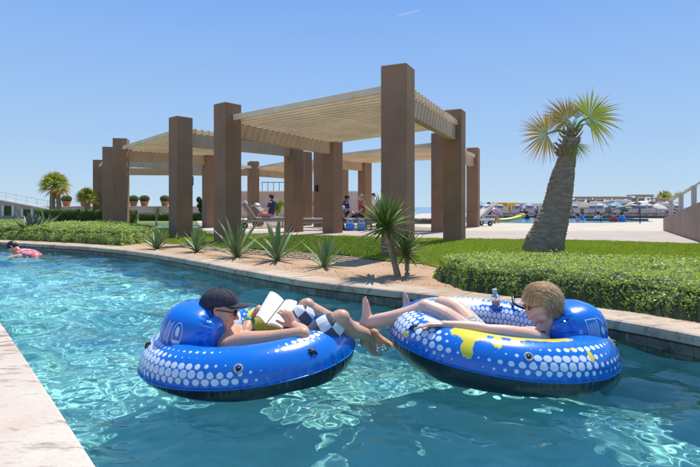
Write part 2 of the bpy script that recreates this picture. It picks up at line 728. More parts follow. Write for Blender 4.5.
def mound(name, label, cat, poly, z0, h, mat, nleaf, size, edge=.3, bumpy=.06, group=None, seed=0, fs=1.2):
    """low clipped planting: dark core + leaf layer over a height field that falls off at the edge"""
    P2 = np.array(poly)
    lo, hi = P2.min(0), P2.max(0)
    st = 0.09 if (hi - lo).max() < 8 else .14
    gx = np.arange(lo[0] - st, hi[0] + st * 2, st)
    gy = np.arange(lo[1] - st, hi[1] + st * 2, st)
    A, B = np.meshgrid(gx, gy)

    def dist(X, Y):
        d = np.full(X.shape, 1e9)
        for i in range(len(poly)):
            x0, y0 = poly[i]
            x1, y1 = poly[(i + 1) % len(poly)]
            dx, dy = x1 - x0, y1 - y0
            tt = np.clip(((X - x0) * dx + (Y - y0) * dy) / (dx * dx + dy * dy), 0, 1)
            d = np.minimum(d, np.hypot(X - x0 - tt * dx, Y - y0 - tt * dy))
        nn_ = np.sin(X * 9 + 2 * np.sin(Y * 5)) * np.sin(Y * 8 + X * 3) * .035 + np.sin(X * 23 + Y * 17) * .015
        return np.where(inside(poly, X, Y), d, -d) + nn_ - .02

    def nsf(X, Y):
        return np.array([noise.noise(Vector((x * 3.1 * fs + seed, y * 3.1 * fs, 1))) * .6 + noise.noise(Vector((x * 8 * fs, y * 8 * fs + seed, 4))) * .4 for x, y in zip(X.ravel(), Y.ravel())]).reshape(X.shape)

    def height(X, Y, nn):
        d = dist(X, Y)
        q = np.clip(d / edge, 0, 1)
        return np.where(d > 0, h * np.sqrt(1 - (1 - q) ** 2) + bumpy * nn * np.clip(q * 2, 0, 1), -.05)
    H = height(A, B, nsf(A, B))
    ny, nx = A.shape
    V = np.stack([A, B, z0 + H - size * 1.5], -1).reshape(-1, 3)
    I = np.arange(nx * ny).reshape(ny, nx)
    F = np.stack([I[:-1, :-1], I[:-1, 1:], I[1:, 1:], I[1:, :-1]], -1).reshape(-1, 4)
    keep = (H.reshape(-1)[F] > 0).any(1)
    F = F[keep]
    used = np.unique(F)
    mp = np.zeros(nx * ny, int)
    mp[used] = np.arange(len(used))
    ctr = (float(P2[:, 0].mean()), float(P2[:, 1].mean()), z0)
    root = thing(name, ctr, label, cat, group)
    mk('mound_core', V[used], mp[F], M_core, root, True, off=ctr)
    # leaves: on the surface, more on the steep sides
    m = nleaf * 5
    X = lo[0] + rng.rand(m) * (hi[0] - lo[0])
    Y = lo[1] + rng.rand(m) * (hi[1] - lo[1])
    d = dist(X, Y)
    k = (d > -.01) & (rng.rand(m) < np.where(d < edge * .45, 1.0, .17))
    X, Y, d = X[k][:nleaf], Y[k][:nleaf], d[k][:nleaf]
    nn = nsf(X, Y)
    Z = height(X, Y, nn)
    e = .02
    nx_ = -(height(X + e, Y, nn) - Z) / e
    ny_ = -(height(X, Y + e, nn) - Z) / e
    N = np.stack([np.clip(nx_, -4, 4), np.clip(ny_, -4, 4), np.ones(len(X))], 1)
    N /= np.linalg.norm(N, axis=1)[:, None]
    side = d < edge * .35
    Z = np.where(side, Z * (rng.rand(len(X)) ** .7), Z)
    Zj = z0 + Z - rng.rand(len(X)) * .05 + .01 + np.where(rng.rand(len(X)) < .06, rng.rand(len(X)) * .05, 0)
    C = np.stack([X, Y, np.maximum(Zj, z0 + .005)], 1)
    leaves('leaf_cover', C, N, size, mat, root, ctr, 'stuff')
    return root


bo = [(p.x, p.y) for p in offset(rb, .40)]
hed = [p for p in bo if .92 < p[0] < 4.6 and p[1] > -1]
hedge_poly = hed[::4] + [(.95, 5.9), (1.3, 6.35), (2.4, 6.35), (3.7, 5.8), (5.0, 5.0), (6.2, 3.4), (6.4, 0.5), (5.8, -1)]
mound('hedge', 'light green clipped hedge along the stone coping at the right bank', 'hedge', hedge_poly, GZ, .27, M_hedge, 190000, .0155, edge=.2, bumpy=.06, fs=1.6)
bl = [p for p in [(q.x, q.y) for q in offset(rb, .52)] if -9.8 < p[0] < -4.75]
cover_poly = bl[::4] + [(-10.3, 13.6), (-10.6, 15.2), (-9.4, 16.6), (-7.2, 16.2), (-5.9, 14.4), (-4.6, 12.6)]
mound('shrub_bed', 'large low bed of pale green shrubs in front of the leftmost columns', 'shrubs', cover_poly, GZ, .36, M_cover, 90000, .028, edge=.5, bumpy=.09, seed=5, fs=.7)
mound('shrub_bed', 'small low green shrub patch at the left edge behind the swimmer', 'shrubs', [(-11.6, 13.9), (-10.2, 13.6), (-9.7, 13.9), (-9.9, 14.8), (-11.7, 15.2)], GZ, .2, M_cover, 8000, .03, edge=.3, seed=9)
mound('shrub_bed', 'yellow green strip of ground cover in front of the stair wall', 'shrubs', [(-17, 19.5), (-12.4, 19.2), (-12.2, 21), (-17, 21.5)], GZ, .3, M_cover, 9000, .04, edge=.4, seed=2)


def clipped_hedge(label, x0, x1, y, d, h, seed):
    root = thing('hedge', ((x0 + x1) / 2, y, GZ), label, 'hedge')
    m = MB().box(((x0 + x1) / 2, y, GZ + h / 2 - .02), (x1 - x0 - .1, d - .1, h - .06), ch=.05)
    m.build('hedge_core', M_core, root, off=root.location)
    n = 9000
    f = rng.randint(0, 3, n)
    X = x0 + rng.rand(n) * (x1 - x0)
    Y = y - d / 2 + rng.rand(n) * d
    Z = GZ + rng.rand(n) * h
    N = np.zeros((n, 3))
    top, fr, sd = f == 0, f == 1, f == 2
    Z[top] = GZ + h
    N[top, 2] = 1
    Y[fr] = y - d / 2
    N[fr, 1] = -1
    sg = np.where(rng.rand(n) < .5, -1, 1)
    X[sd] = np.where(sg[sd] < 0, x0, x1)
    N[sd, 0] = sg[sd]
    C = np.stack([X, Y, Z], 1) + rng.randn(n, 3) * .02
    leaves('leaf_cover', C, N, .03, M_box, root, root.location, 'stuff')


clipped_hedge('dark green box hedge under the two left palms', -14.4, -12.2, 23.2, .8, .68, 1)
clipped_hedge('dark green box hedge between the palms and the leftmost column', -12.1, -9.8, 22.6, .8, .66, 2)
clipped_hedge('low light hedge strip in front of the planter wall between the columns', -12.5, -7.4, 30.0, .7, .45, 3)

# ------------------------------------------------------------------ coping, pool walls, pool floor, water
def stone_mat(name, c, c2, dark, wet=None, sc=1.0):
    t = NT(name)
    a = t.noise(1.6 * sc, 6, .6)
    veins = t.noise(1, 6, .65, t.scaled((4 * sc, 14 * sc, 6)))
    c0 = t.ramp(a, [(.35, c), (.62, c2)])
    pits = t.ramp(veins, [(.54, (0, 0, 0)), (.64, (1, 1, 1))])
    fine = t.noise(45, 5, .7)
    c1 = t.mix(t.math('MULTIPLY', pits, .8), c0, dark)
    c1 = t.mix(t.math('MULTIPLY', t.ramp(fine, [(.5, (0, 0, 0)), (.8, (1, 1, 1))]), .4), c1, dark)
    t.color(c1)
    t.set(Roughness=.75)
    h = t.mix(.5, fine, t.math('SUBTRACT', 1.0, pits))
    t.bump(h, .55, .006)
    return t.m


M_coping = stone_mat('coping_stone', (.42, .30, .195), (.56, .43, .30), (.20, .13, .09))
M_trav = stone_mat('travertine', (.56, .42, .31), (.62, .55, .44), (.24, .17, .12), sc=.8)


def coping(name, edge, width, z, thick, seg, gap, mat, side, prof_r=.03, xr=None):
    """individual coping stones following the bank; side=+1 land to the right of the walk"""
    root = tag(link(bpy.data.objects.new(name, None)), kind='structure')
    root.empty_display_size = .1
    inner = offset(edge, -.035 * side)
    outer = offset(edge, width * side)
    i, k = 0, 0
    rr = random.Random(8)
    prof = [(0, -thick), (-.0, -prof_r), (.3, -.009), (1, 0)]
    while i < len(edge) - 1:
        j = min(i + seg, len(edge) - 1)
        sub = []
        for q in range(i, j + 1):
            a, b = inner[q], outer[q]
            if q == i:
                a, b = a.lerp(inner[q + 1], gap), b.lerp(outer[q + 1], gap)
            if q == j:
                a, b = a.lerp(inner[q - 1], gap), b.lerp(outer[q - 1], gap)
            sub.append((a, b))
        dz = rr.uniform(-.003, .003)
        vs, fs = [], []
        # section: bottom inner, nose points, top, top outer, bottom outer
        for a, b in sub:
            d = (b - a).normalized()
            sec = [(a + d * .004, -thick), (a, -thick + .008), (a, -prof_r), (a + d * prof_r * .3, -prof_r * .35), (a + d * prof_r, 0), (b - d * .006, 0), (b, -.008), (b, -thick)]
            vs += [(p.x, p.y, z + dz + h) for p, h in sec]
        m = 8
        for q in range(len(sub) - 1):
            for e in range(m):
                e2 = (e + 1) % m
                fq = (q * m + e, q * m + e2, (q + 1) * m + e2, (q + 1) * m + e)
                fs.append(fq if side > 0 else fq[::-1])
        fs.append(tuple(range(m)) if side < 0 else tuple(range(m))[::-1])
        e0 = (len(sub) - 1) * m
        fs.append(tuple(e0 + e for e in range(m))[::-1] if side < 0 else tuple(e0 + e for e in range(m)))
        mk('coping_stone', vs, fs, mat, root)
        i = j
        k += 1
    return root


coping('coping', rb, .32, COPE_Z + .02, .075, 7, .018, M_coping, 1)
coping('terrace', lb, 1.5, .045, .06, 9, .02, M_trav, -1, prof_r=.018)
# second row of terrace slabs further back
lb2 = offset(lb, -1.51)
coping('terrace', lb2, 3.0, .045, .06, 9, .02, M_trav, -1, prof_r=.004)

# pool walls
t = NT('pool_wall_plaster')
t.color(t.ramp(t.noise(3, 5), [(.3, (.16, .30, .33)), (.7, (.24, .42, .44))]))
sx = t.n('ShaderNodeSeparateXYZ')
t.l(t.coord(), sx.inputs[0])
up_ = t.math('GREATER_THAN', sx.outputs[2], -.075)
t.color(t.mix(up_, t.ramp(t.noise(3, 5), [(.3, (.16, .30, .33)), (.7, (.24, .42, .44))]), (.10, .08, .07)))
t.set(Roughness=.7)
M_wall = t.m


def bank_wall(name, line, z0, z1, flip):
    vs, fs = [], []
    for p in line:
        vs += [(p.x, p.y, z0), (p.x, p.y, z1)]
    for i in range(len(line) - 1):
        q = (2 * i, 2 * i + 2, 2 * i + 3, 2 * i + 1)
        fs.append(q if flip else q[::-1])
    o = mk(name, vs, fs, M_wall)
    o['kind'] = 'structure'
    o.cycles.is_caustics_receiver = True
    return o


wr = bank_wall('pool_wall', rb, -DEPTH, .10, True)
wl = bank_wall('pool_wall', lb, -DEPTH, .0, False)
# tile band under the right coping: individual tiles
t = NT('dark_wall_tile')
oi = t.n('ShaderNodeObjectInfo').outputs['Random']
c = t.ramp(oi, [(0, (.11, .08, .06)), (.4, (.16, .115, .085)), (.75, (.21, .155, .115)), (1, (.13, .105, .085))])
c = t.mix(t.math('MULTIPLY', t.ramp(t.noise(9, 6, .75), [(.42, (0, 0, 0)), (.62, (1, 1, 1))]), .75), c, (.045, .035, .03))
c = t.mix(t.math('MULTIPLY', t.ramp(t.noise(21, 5, .7), [(.55, (0, 0, 0)), (.7, (1, 1, 1))]), .6), c, (.42, .34, .28))
t.color(c)
t.set(Roughness=.35)
t.bump(t.noise(50, 4), .4, .003)
M_tile = t.m
band = resample(RB, .147)
nrm = offset(band, -.006)
tile = None
for i in range(len(band) - 1):
    a, b = nrm[i], nrm[i + 1]
    c0 = (a + b) / 2
    if c0.x < -10.5 or c0.y < .8:
        continue
    ang = math.atan2(b.y - a.y, b.x - a.x)
    for zz in (.045, -.028):
        if tile is None:
            tile = MB().box((0, 0, 0), (.1445, .016, .0705), ch=.002).build('tile', M_tile, wr)
            o = tile
        else:
            o = tile.copy()
            link(o, wr)
        o.location = (c0.x, c0.y, zz)
        o.rotation_euler = (0, 0, ang)

# grout/backing strip behind the tiles is the wall itself
t = NT('pool_floor_plaster')
c = t.ramp(t.noise(1.2, 5), [(.3, (.42, .76, .68)), (.7, (.56, .87, .77))])
gr = t.ramp(t.noise(.55, 3), [(.5, (0, 0, 0)), (.7, (1, 1, 1))])
c = t.mix(t.math('MULTIPLY', gr, .4), c, (.52, .80, .60))
t.color(c)
t.set(Roughness=.8)
M_floor = t.m
fl = mk('pool_floor', [(-30, -8, -DEPTH), (12, -8, -DEPTH), (12, 20, -DEPTH), (-30, 20, -DEPTH)], [(0, 1, 2, 3)], M_floor)
fl['kind'] = 'structure'
fl.cycles.is_caustics_receiver = True

# water: real waves in a sheet that stops inside the banks
rl = sorted([(p.y, p.x) for p in rb])
ll = sorted([(p.y, p.x) for p in lb])
ys = np.concatenate([np.linspace(-5.8, .9, 60)[:-1], .9 * (14.6 / .9) ** np.linspace(0, 1, 760)])
rx = np.interp(ys, [a for a, b in rl], [b for a, b in rl]) + .02
lx = np.interp(ys, [a for a, b in ll], [b for a, b in ll]) - .02
lx = np.where(ys > 10.5, -24, lx)
# columns follow the view fan so that the mesh is finest near the viewer
u = np.linspace(0, 1, 720)
X = lx[:, None] * (1 - u) + rx[:, None] * u
Y = np.repeat(ys[:, None], len(u), 1)
Z = np.zeros_like(X)
wr_ = np.random.RandomState(11)
patch = np.zeros_like(X)
for i in range(9):
    a = wr_.rand() * 6.28
    k_ = 2 * math.pi / (1.2 + 2.4 * wr_.rand())
    patch += np.sin(k_ * (X * math.cos(a) + Y * math.sin(a)) + wr_.rand() * 6.28) / 5
patch = 1 + .45 * np.clip(patch, -1, 1)
for i in range(130):
    lam = .06 * (1.2 / .06) ** (wr_.rand() ** 1.1)
    k_ = 2 * math.pi / lam
    a = (math.pi * .5 + wr_.randn() * .8) if i % 3 else wr_.rand() * 6.28
    ph = wr_.rand() * 6.28
    amp = .0026 * lam ** 1.03 * (.80 if lam < .30 else 1.45)
    wob = .5 * np.sin(X * 2.6 * wr_.rand() + Y * 2.2 * wr_.rand() + wr_.rand() * 6) + .3 * np.sin(X * 5 * wr_.rand() - Y * 4 * wr_.rand() + wr_.rand() * 6)
    Z += amp * np.sin(k_ * (X * math.cos(a) + Y * math.sin(a)) + ph + wob) * (patch if lam < .4 else 1)
ny, nx = X.shape
V = np.stack([X, Y, Z], -1).reshape(-1, 3)
I = np.arange(nx * ny).reshape(ny, nx)
F = np.stack([I[:-1, :-1], I[:-1, 1:], I[1:, 1:], I[1:, :-1]], -1).reshape(-1, 4)
m = bpy.data.materials.new('water')
m.use_nodes = True
nt = m.node_tree
nt.nodes.clear()
out = nt.nodes.new('ShaderNodeOutputMaterial')
g = nt.nodes.new('ShaderNodeBsdfGlass')
g.inputs['IOR'].default_value = 1.33
g.inputs['Roughness'].default_value = 0
g.inputs['Color'].default_value = (.79, .985, .985, 1)
nt.links.new(g.outputs[0], out.inputs[0])
wa = mk('water', V, F, m, None, True)
wa['kind'] = 'structure'
wa.cycles.is_caustics_caster = True

# ------------------------------------------------------------------ pergolas
col_meshes = {}


def pergola(label, cols, beams, n, rots, group='pergolas on the lawn', top=3.41, w=.46, edge_over=.14):
    """cols: corner list A,B,C,D; beams A-B and D-C carry slats; rots: yaw of each column"""
    A = Vector((*cols[0], 0))
    root = thing('pergola', (A.x, A.y, GZ), label, 'pergola', group)
    L = root.location

    def local(x, y, z):
        return Vector((x, y, z)) - L
    shared = MB().box((0, 0, (top - GZ) / 2), (w, w, top - GZ), ch=.012).build('column', M_col, root)
    first = True
    columns = []
    for (x, y), rz in zip(cols, rots):
        if first:
            o = shared
            first = False
        else:
            o = shared.copy()
            link(o, root)
        o.location = local(x, y, GZ)
        o.rotation_euler = (0, 0, rz)
        columns.append(o)
    c3 = [Vector((x, y, 0)) for x, y in cols]
    for a, b in beams:
        d = (c3[b] - c3[a])
        ln = d.length - w * .8
        ang = math.atan2(d.y, d.x)
        mid = (c3[a] + c3[b]) / 2
        o = MB().box((0, 0, 0), (ln, .16, .36), ch=.006).build('beam', M_beam, root)
        o.location = local(mid.x, mid.y, 2.83)
        o.rotation_euler = (0, 0, ang)
    a0, a1 = c3[beams[0][0]], c3[beams[0][1]]
    b0, b1 = c3[beams[1][0]], c3[beams[1][1]]
    for i in range(n):
        t_ = (i + .0) / (n - 1)
        t_ = -.0 + t_ * 1.0
        p, q = a0.lerp(a1, t_), b0.lerp(b1, t_)
        d = (q - p)
        un = d.normalized()
        cut = w * .52 if i in (0, n - 1) else -edge_over
        ln = d.length - 2 * cut
        o = MB().box((0, 0, 0), (ln, .05, .13), ch=.004).build('slat', M_slat, root)
        m = (p + q) / 2
        o.location = local(m.x, m.y, 3.01 + .065 + .002)
        o.rotation_euler = (0, 0, math.atan2(d.y, d.x))
    return root, columns


rd = math.atan2
p1, c1 = pergola('nearest brown pergola with four tall columns, behind the yucca', [(-2.88, 11.76), (-.55, 15.8), (2.62, 12.55), (.83, 8.64)],
                 [(0, 1), (3, 2)], 21, [R(50), R(52), R(-26), R(-25)])
p2, c2 = pergola('brown pergola rising from behind the green shrub bed', [(-4.57, 13.5), (-1.85, 16.45), (-5.55, 19.8), (-8.1, 17.7)],
                 [(0, 1), (3, 2)], 21, [R(47), R(50), R(40), R(12)])
p3, c3_ = pergola('farthest left pergola, mostly hidden by the shrub bed pergola', [(-9.7, 20.2), (-6.3, 22.8), (-5.1, 26.5), (-12.9, 25.7)],
                  [(0, 1), (3, 2)], 21, [R(12), R(35), R(20), R(10)])
p4, c4 = pergola('brown pergola behind the nearest one, over the right loungers', [(-1.2, 20.8), (.68, 23.0), (5.05, 20.5), (2.95, 16.45)],
                 [(0, 1), (3, 2)], 21, [R(50), R(45), R(-25), R(-24)])
p5, c5 = pergola('distant low looking pergola seen between the middle columns', [(-1.98, 21.9), (-.4, 26.5), (-2.6, 30.5), (-5.2, 26.9)],
                 [(0, 1), (3, 2)], 22, [R(55), R(40), R(40), R(48)])
p3.location.x += 0


def wall_lamp(colm, x, y, z):
    m = MB().box((0, 0, 0), (.10, .10, .26), ch=.012).box((0, .07, 0), (.05, .06, .08))
    o = m.build('wall_lamp', M_black, colm)
    o.location = (x, y, z)


wall_lamp(c2[0], .0, -.29, 1.55)
c2[0].children[0].location = (.28, -.05, 1.55)
wall_lamp(c4[0], -.28, .0, 1.6)


# ------------------------------------------------------------------ spiky plants
def blade_mesh(name, L, w, mat, bend=.15, fold=.35, seg=6, taper=.75, seed=0, prof=None):
    vs, fs, tt = [], [], []
    for i in range(seg + 1):
        s_ = i / seg
        if prof:
            ww = w * prof(s_)
        else:
            ww = w * (1 - s_ ** 2.2) ** taper * (1 if s_ > .1 else .8)
        x = L * s_
        z = -bend * L * s_ ** 2
        vs += [(x, -ww / 2, z + ww * fold * .5), (x, 0, z), (x, ww / 2, z + ww * fold * .5)]
        tt += [s_] * 3
    for i in range(seg):
        a = i * 3
        fs += [(a, a + 1, a + 4, a + 3), (a + 1, a + 2, a + 5, a + 4)]
    me = bpy.data.meshes.new(name)
    me.from_pydata(vs, [], fs)
    me.materials.append(mat)
    for an, av in (('t', tt), ('rnd', [random.Random(seed).random()] * len(vs))):
        at = me.attributes.new(an, 'FLOAT', 'POINT')
        at.data.foreach_set('value', av)
    me.shade_smooth()
    return me


def spiky(name, label, cat, base, n, L, w, mat, el0=15, el1=85, seed=0, group=None, bend=.1, parent=None, center=(0, 0, 0), lname='leaf', prof=None, fold=.35):
    root = parent or thing(name, base, label, cat, group)
    rr = random.Random(seed)
    lib = [blade_mesh(lname, L, w, mat, bend * k_, fold, seed=seed + i, prof=prof) for i, k_ in enumerate((.4, 1, 1.7, .1))]
    for i in range(n):
        u_ = (i + .5) / n
        el = R(el0 + (el1 - el0) * u_ ** .9 + rr.uniform(-5, 5))
        az = i * 2.39996 + rr.uniform(-.25, .25)
        o = bpy.data.objects.new(lname, lib[rr.randrange(4)])
        link(o, root)
        k_ = rr.uniform(.82, 1.08) * (.85 + .15 * math.sin(u_ * 3.1))
        o.scale = (k_, k_, k_)
        o.rotation_euler = Matrix.Rotation(az, 3, 'Z').to_4x4().to_euler()
        M3 = Matrix.Rotation(az, 3, 'Z') @ Matrix.Rotation(-el, 3, 'Y')
        o.rotation_euler = M3.to_euler()
        o.location = Vector(center) + M3 @ Vector((.02, 0, 0))
    return root


def agp(s_):
    return (.55 + .45 * min(1, s_ / .35)) * (1 - max(0, (s_ - .45) / .55) ** 1.5) if s_ < .999 else .0


AG = 'agaves planted along the pool bank'
spots = [(157, 249, .42, 30, 'small pale agave in front of the gap left of the second tall column', .055, M_agave),
         (197, 252, .46, 24, 'narrow agave at the foot of the column left of the centre gap', .06, M_agave),
         (237, 257, .70, 26, 'biggest agave, spreading in front of the third tall column', .065, M_agave),
         (277, 260.5, .64, 26, 'wide open agave in the gap right of the third tall column', .06, M_agave),
         (325, 267, .46, 20, 'short agave nearest to the yucca', .055, M_agave)]
for i, (px, py, L, n, lab, w, mt) in enumerate(spots):
    Y = (1 - GZ) * 500 / (py - HOR)
    spiky('agave', lab, 'agave', (*P(px, py, Y).xy, GZ - .01), n, L * 1.12, w * 1.08, mt, 16, 84, 20 + i, AG, .08, prof=agp)
spiky('agave', 'blue grey agave at the left end of the shrub bed', 'agave', (*P(31, 239, 13.2).xy, GZ - .01), 18, .85, .13, M_agaveb, 28, 82, 41, AG, .1, prof=agp)
spiky('agave', 'spreading green agave on top of the shrub bed, under the dark hedge', 'agave', (*P(46, 226, 15.5).xy, GZ + .1), 26, .75, .07, M_agave, 12, 70, 42, AG, .05, prof=agp)
spiky('agave', 'tiny thin agave beside the second tall column foot', 'agave', (*P(178, 240, 12.6).xy, GZ), 12, .22, .02, M_agave, 30, 80, 44, AG, .05, prof=agp)

M_bark = plain('yucca_bark', (.36, .25, .16), .9, .3, 14, .6)


def yucca(label, base, pts, rad, crown_L, n, w, seed):
    root = thing('yucca', base, label, 'yucca', 'yuccas by the pool bank')
    b = Vector(base)
    m = MB()
    q, r_ = [], []
    m.sweep([Vector(p) for p in pts], rad, 12, steps=6)
    m.build('trunk', M_bark, root, True)
    spiky('', '', '', None, n, crown_L, w, M_yucca, -38, 86, seed, parent=root, center=pts[-1], bend=.05)


b1 = P(398, 276.5, 6.05)
yucca('tall yucca with a thick bare stem and big dark rosette', (b1.x, b1.y, GZ - .01), [(0, 0, 0), (-.05, 0, .2), (-.11, 0, .42), (-.15, 0, .60)], [.042, .036, .032, .045], .48, 120, .044, 60)
b2 = P(402.5, 276, 6.0)
yucca('small yucca leaning against the tall one', (b2.x + .06, b2.y + .04, GZ - .01), [(0, 0, 0), (0, 0, .12), (-.01, 0, .28)], [.034, .028, .03], .36, 84, .036, 61)
b3 = P(156.5, 223, 22)
yucca('tiny far yucca before the planter wall', (b3.x, b3.y, GZ), [(0, 0, 0), (.0, 0, .35), (.04, 0, .62)], [.05, .04, .05], .3, 30, .04, 62)

# ------------------------------------------------------------------ palms
def bark_mat():
    t = NT('palm_bark')
    t.world = False
    w1 = t.noise(1, 6, .7, t.scaled((6, 6, 22)))
    nz = t.noise(24, 6, .75)
    c = t.ramp(w1, [(.3, (.26, .18, .12)), (.5, (.46, .33, .22)), (.72, (.66, .50, .35))])
    c = t.mix(t.math('MULTIPLY', nz, .6), c, (.12, .085, .06))
    t.color(c)
    t.set(Roughness=.95)
    t.bump(t.math('ADD', w1, nz), .8, .02)
    return t.m


M_pbark = bark_mat()


def fan_leaf(name, root, base, hub, axis, normal, rad, mat, spread=250, n=44, seed=0, droop=.2):
    """petiole from base to hub; pleated fan whose blades radiate round the hub"""
    rr = random.Random(seed)
    axis = Vector(axis).normalized()
    nrm = (Vector(normal) - axis * Vector(normal).dot(axis)).normalized()
    sd = nrm.cross(axis)
    vs, fs, tt, rn = [], [], [], []
    mb = MB()
    mid = (Vector(base) + Vector(hub)) / 2 + Vector((0, 0, .06 * rad / .4))
    mb.sweep([base, mid, hub], [.02 * rad / .35, .014 * rad / .35, .009 * rad / .35], 6, steps=5, caps=False)
    vs += mb.v
    fs += mb.f
    tt += [0.0] * len(vs)
    rn += [.2] * len(vs)
    seg = 7
    for i in range(n):
        a = R(-spread / 2 + spread * (i + .5) / n + rr.uniform(-2, 2))
        L = rad * (.78 + .22 * math.cos(a * .55)) * rr.uniform(.86, 1.08)
        d = (axis * math.cos(a) + sd * math.sin(a))
        zig = rr.uniform(-.10, .10)
        wmax = 2 * math.pi * L * .5 * (spread / 360) / n * 1.12
        dr = droop * rr.uniform(.4, 1.6)
        r_ = rr.random()
        tw = rr.uniform(-.5, .5)
        o = len(vs)
        for k in range(seg + 1):
            s_ = k / seg
            ww = wmax * (s_ / .5 if s_ < .5 else max(0.02, 1 - ((s_ - .5) / .5) ** .8))
            c = Vector(hub) + d * (L * s_) + nrm * (zig * L * s_ * s_ + .05 * L * math.sin(s_ * 2)) + Vector((0, 0, -dr * L * s_ ** 2.6))
            t_ = nrm.cross(d)
            t2 = (t_ * math.cos(tw * s_) + nrm * math.sin(tw * s_))
            e = nrm * (ww * .35 * (1 if i % 2 else -1))
            vs += [c - t2 * ww / 2, c + nrm * ww * .28, c + t2 * ww / 2]
            tt += [s_ * rr.uniform(.9, 1.1)] * 3
            rn += [r_] * 3
        for k in range(seg):
            a_ = o + k * 3
            fs += [(a_, a_ + 1, a_ + 4, a_ + 3), (a_ + 1, a_ + 2, a_ + 5, a_ + 4)]
    o = mk(name, [tuple(v_) for v_ in vs], fs, mat, root, True, attrs={'t': tt, 'rnd': rn})
    return o


def trunk_mesh(root, pts, rad, n=40, steps=26, rough=.05, seed=0):
    """trunk with stepped leaf scars"""
    m = MB()
    m.sweep(pts, rad, n, steps=steps, caps=False)
    V = []
    for i, v_ in enumerate(m.v):
        ring = i // n
        a = (i % n)
        v_ = Vector(v_)
        # find axis point
        V.append(v_)
    nr = len(V) // n
    out = []
    for j in range(nr):
        c = sum((V[j * n + k] for k in range(n)), Vector()) / n
        for k in range(n):
            d = V[j * n + k] - c
            s_ = 1 + rough * (((j + (k % 5) * .6) % 3) / 3 - .5) + rough * 1.3 * noise.noise(Vector((k * .5, j * .45, seed))) + rough * .9 * noise.noise(Vector((d.x * 18, d.y * 18, j * .9 + seed)))
            out.append(c + d * s_)
    return mk('trunk', [tuple(q) for q in out], m.f, M_pbark, root, True)


pb = P(548, 251, 9.3)
palm = thing('palm_tree', (pb.x, pb.y, GZ - .02), 'leaning fan palm with a thick bottle shaped trunk on the lawn', 'palm tree')


def PL(px, py, dy=0.0):
    return P(px, py, 9.3 + dy) - palm.location


trunk_mesh(palm, [PL(543, 257), PL(544, 246), PL(549.5, 229), PL(556.5, 207), PL(560, 190), PL(562.5, 177), PL(565.5, 165), PL(568.5, 152), PL(571.5, 138)],
           [.39, .355, .30, .243, .226, .206, .170, .14, .14], 56, 22, .052)
# ragged old leaf bases round the neck
m = MB()
rr = random.Random(3)
for i in range(60):
    a = rr.uniform(0, 6.28)
    h = rr.uniform(0, 1)
    c = PL(564.5 + 7.0 * h, 160 - 25 * h)
    r_ = .19 - .05 * h
    d = Vector((math.cos(a), math.sin(a), .5))
    m.sweep([c + d * r_ * .8, c + d * (r_ + .03) + Vector((0, 0, .03)), c + d * (r_ + rr.uniform(.03, .09)) + Vector((0, 0, rr.uniform(.0, .09)))], [.022, .016, .005], 5)
m.build('leaf_stub', M_pbark, palm)
crown = PL(572, 135)
fans = [((547, 134), -.1, (-1, 0, -.12), (.15, -1, .1), .62, M_palmo, 215, .12, 1),
        ((568, 120), .1, (-.85, .1, .75), (.1, -1, .35), .62, M_palmo, 200, .08, 2),
        ((589, 118), -.1, (.8, -.1, .45), (-.1, -1, .15), .69, M_palmf, 225, .16, 3),
        ((574, 143), -.15, (.35, -.2, -1), (.1, -1, 0), .40, M_palmf, 130, .1, 4),
        ((577, 119), .25, (.1, .5, .9), (0, -1, .6), .42, M_palmf, 100, .05, 5),
        ((561, 121), .3, (-.7, .6, .45), (0, -1, .3), .50, M_palmf, 160, .2, 6),
        ((586, 124), .3, (.75, .6, .2), (0, -1, .3), .52, M_palmf, 150, .25, 7)]
for (hx, hy), dy, ax, nm, rad, mt, spread, dr, sd_ in fans:
    fan_leaf('frond', palm, crown + Vector((0, 0, -.02)), PL(hx, hy, dy), ax, nm, rad * .93, mt, spread, 42, sd_, dr)
# pale new spear leaves in the middle
m = MB()
for i in range(26):
    a = rr.uniform(0, 6.28)
    h = rr.uniform(.18, .42)
    m.sweep([crown, crown + Vector((math.cos(a) * .04, math.sin(a) * .04, h * .6)), crown + Vector((math.cos(a) * .10, math.sin(a) * .1, h))], [.012, .009, .002], 4)
m.build('new_shoot', plain('pale_shoot', (.50, .50, .34), .7), palm)


def far_palm(label, px, base_py, Y, top_py, r_px, trunks, seed, cx_off=0):
    b = P(px, base_py, Y)
    root = thing('palm_tree', (b.x, b.y, GZ), label, 'palm tree', 'palms behind the dark hedge')
    zt = EYE - (top_py - HOR) / FPX * Y - GZ
    rad = r_px / FPX * Y
    for k, (dx, tw) in enumerate(trunks):
        x = dx / FPX * Y
        trunk_mesh(root, [(x, .1 * k, 0), (x * .9, .1 * k, zt * .5), (x * .6, 0, zt)], [tw * 1.1, tw, tw * .9], 12, 12, .12, seed + k)
    rr = random.Random(seed)
    n = 26
    for i in range(n):
        az = i * 2.4
        el = R(-32 + 116 * (i + .5) / n)
        d = Vector((math.cos(az) * math.cos(el), math.sin(az) * math.cos(el), math.sin(el)))
        hub = Vector((0, 0, zt)) + d * rad * .42
        nm = Vector((0, 0, 1)) if abs(d.z) < .8 else Vector((1, 0, 0))
        nm = nm + Vector((0, -.8, 0))
        fan_leaf('frond', root, (0, 0, zt), hub, d, nm, rad * .68, M_palmf if el > -.35 else M_palmo, 170, 13, seed * 50 + i, .25)


far_palm('taller far palm with twin brown trunks behind the dark hedge', 55, 214, 25.5, 186, 16, [(-3, .13), (3, .12)], 3)
far_palm('shorter far palm with a stubby orange trunk beside the leftmost column', 87, 214, 25.0, 198, 12, [(0, .16)], 5)

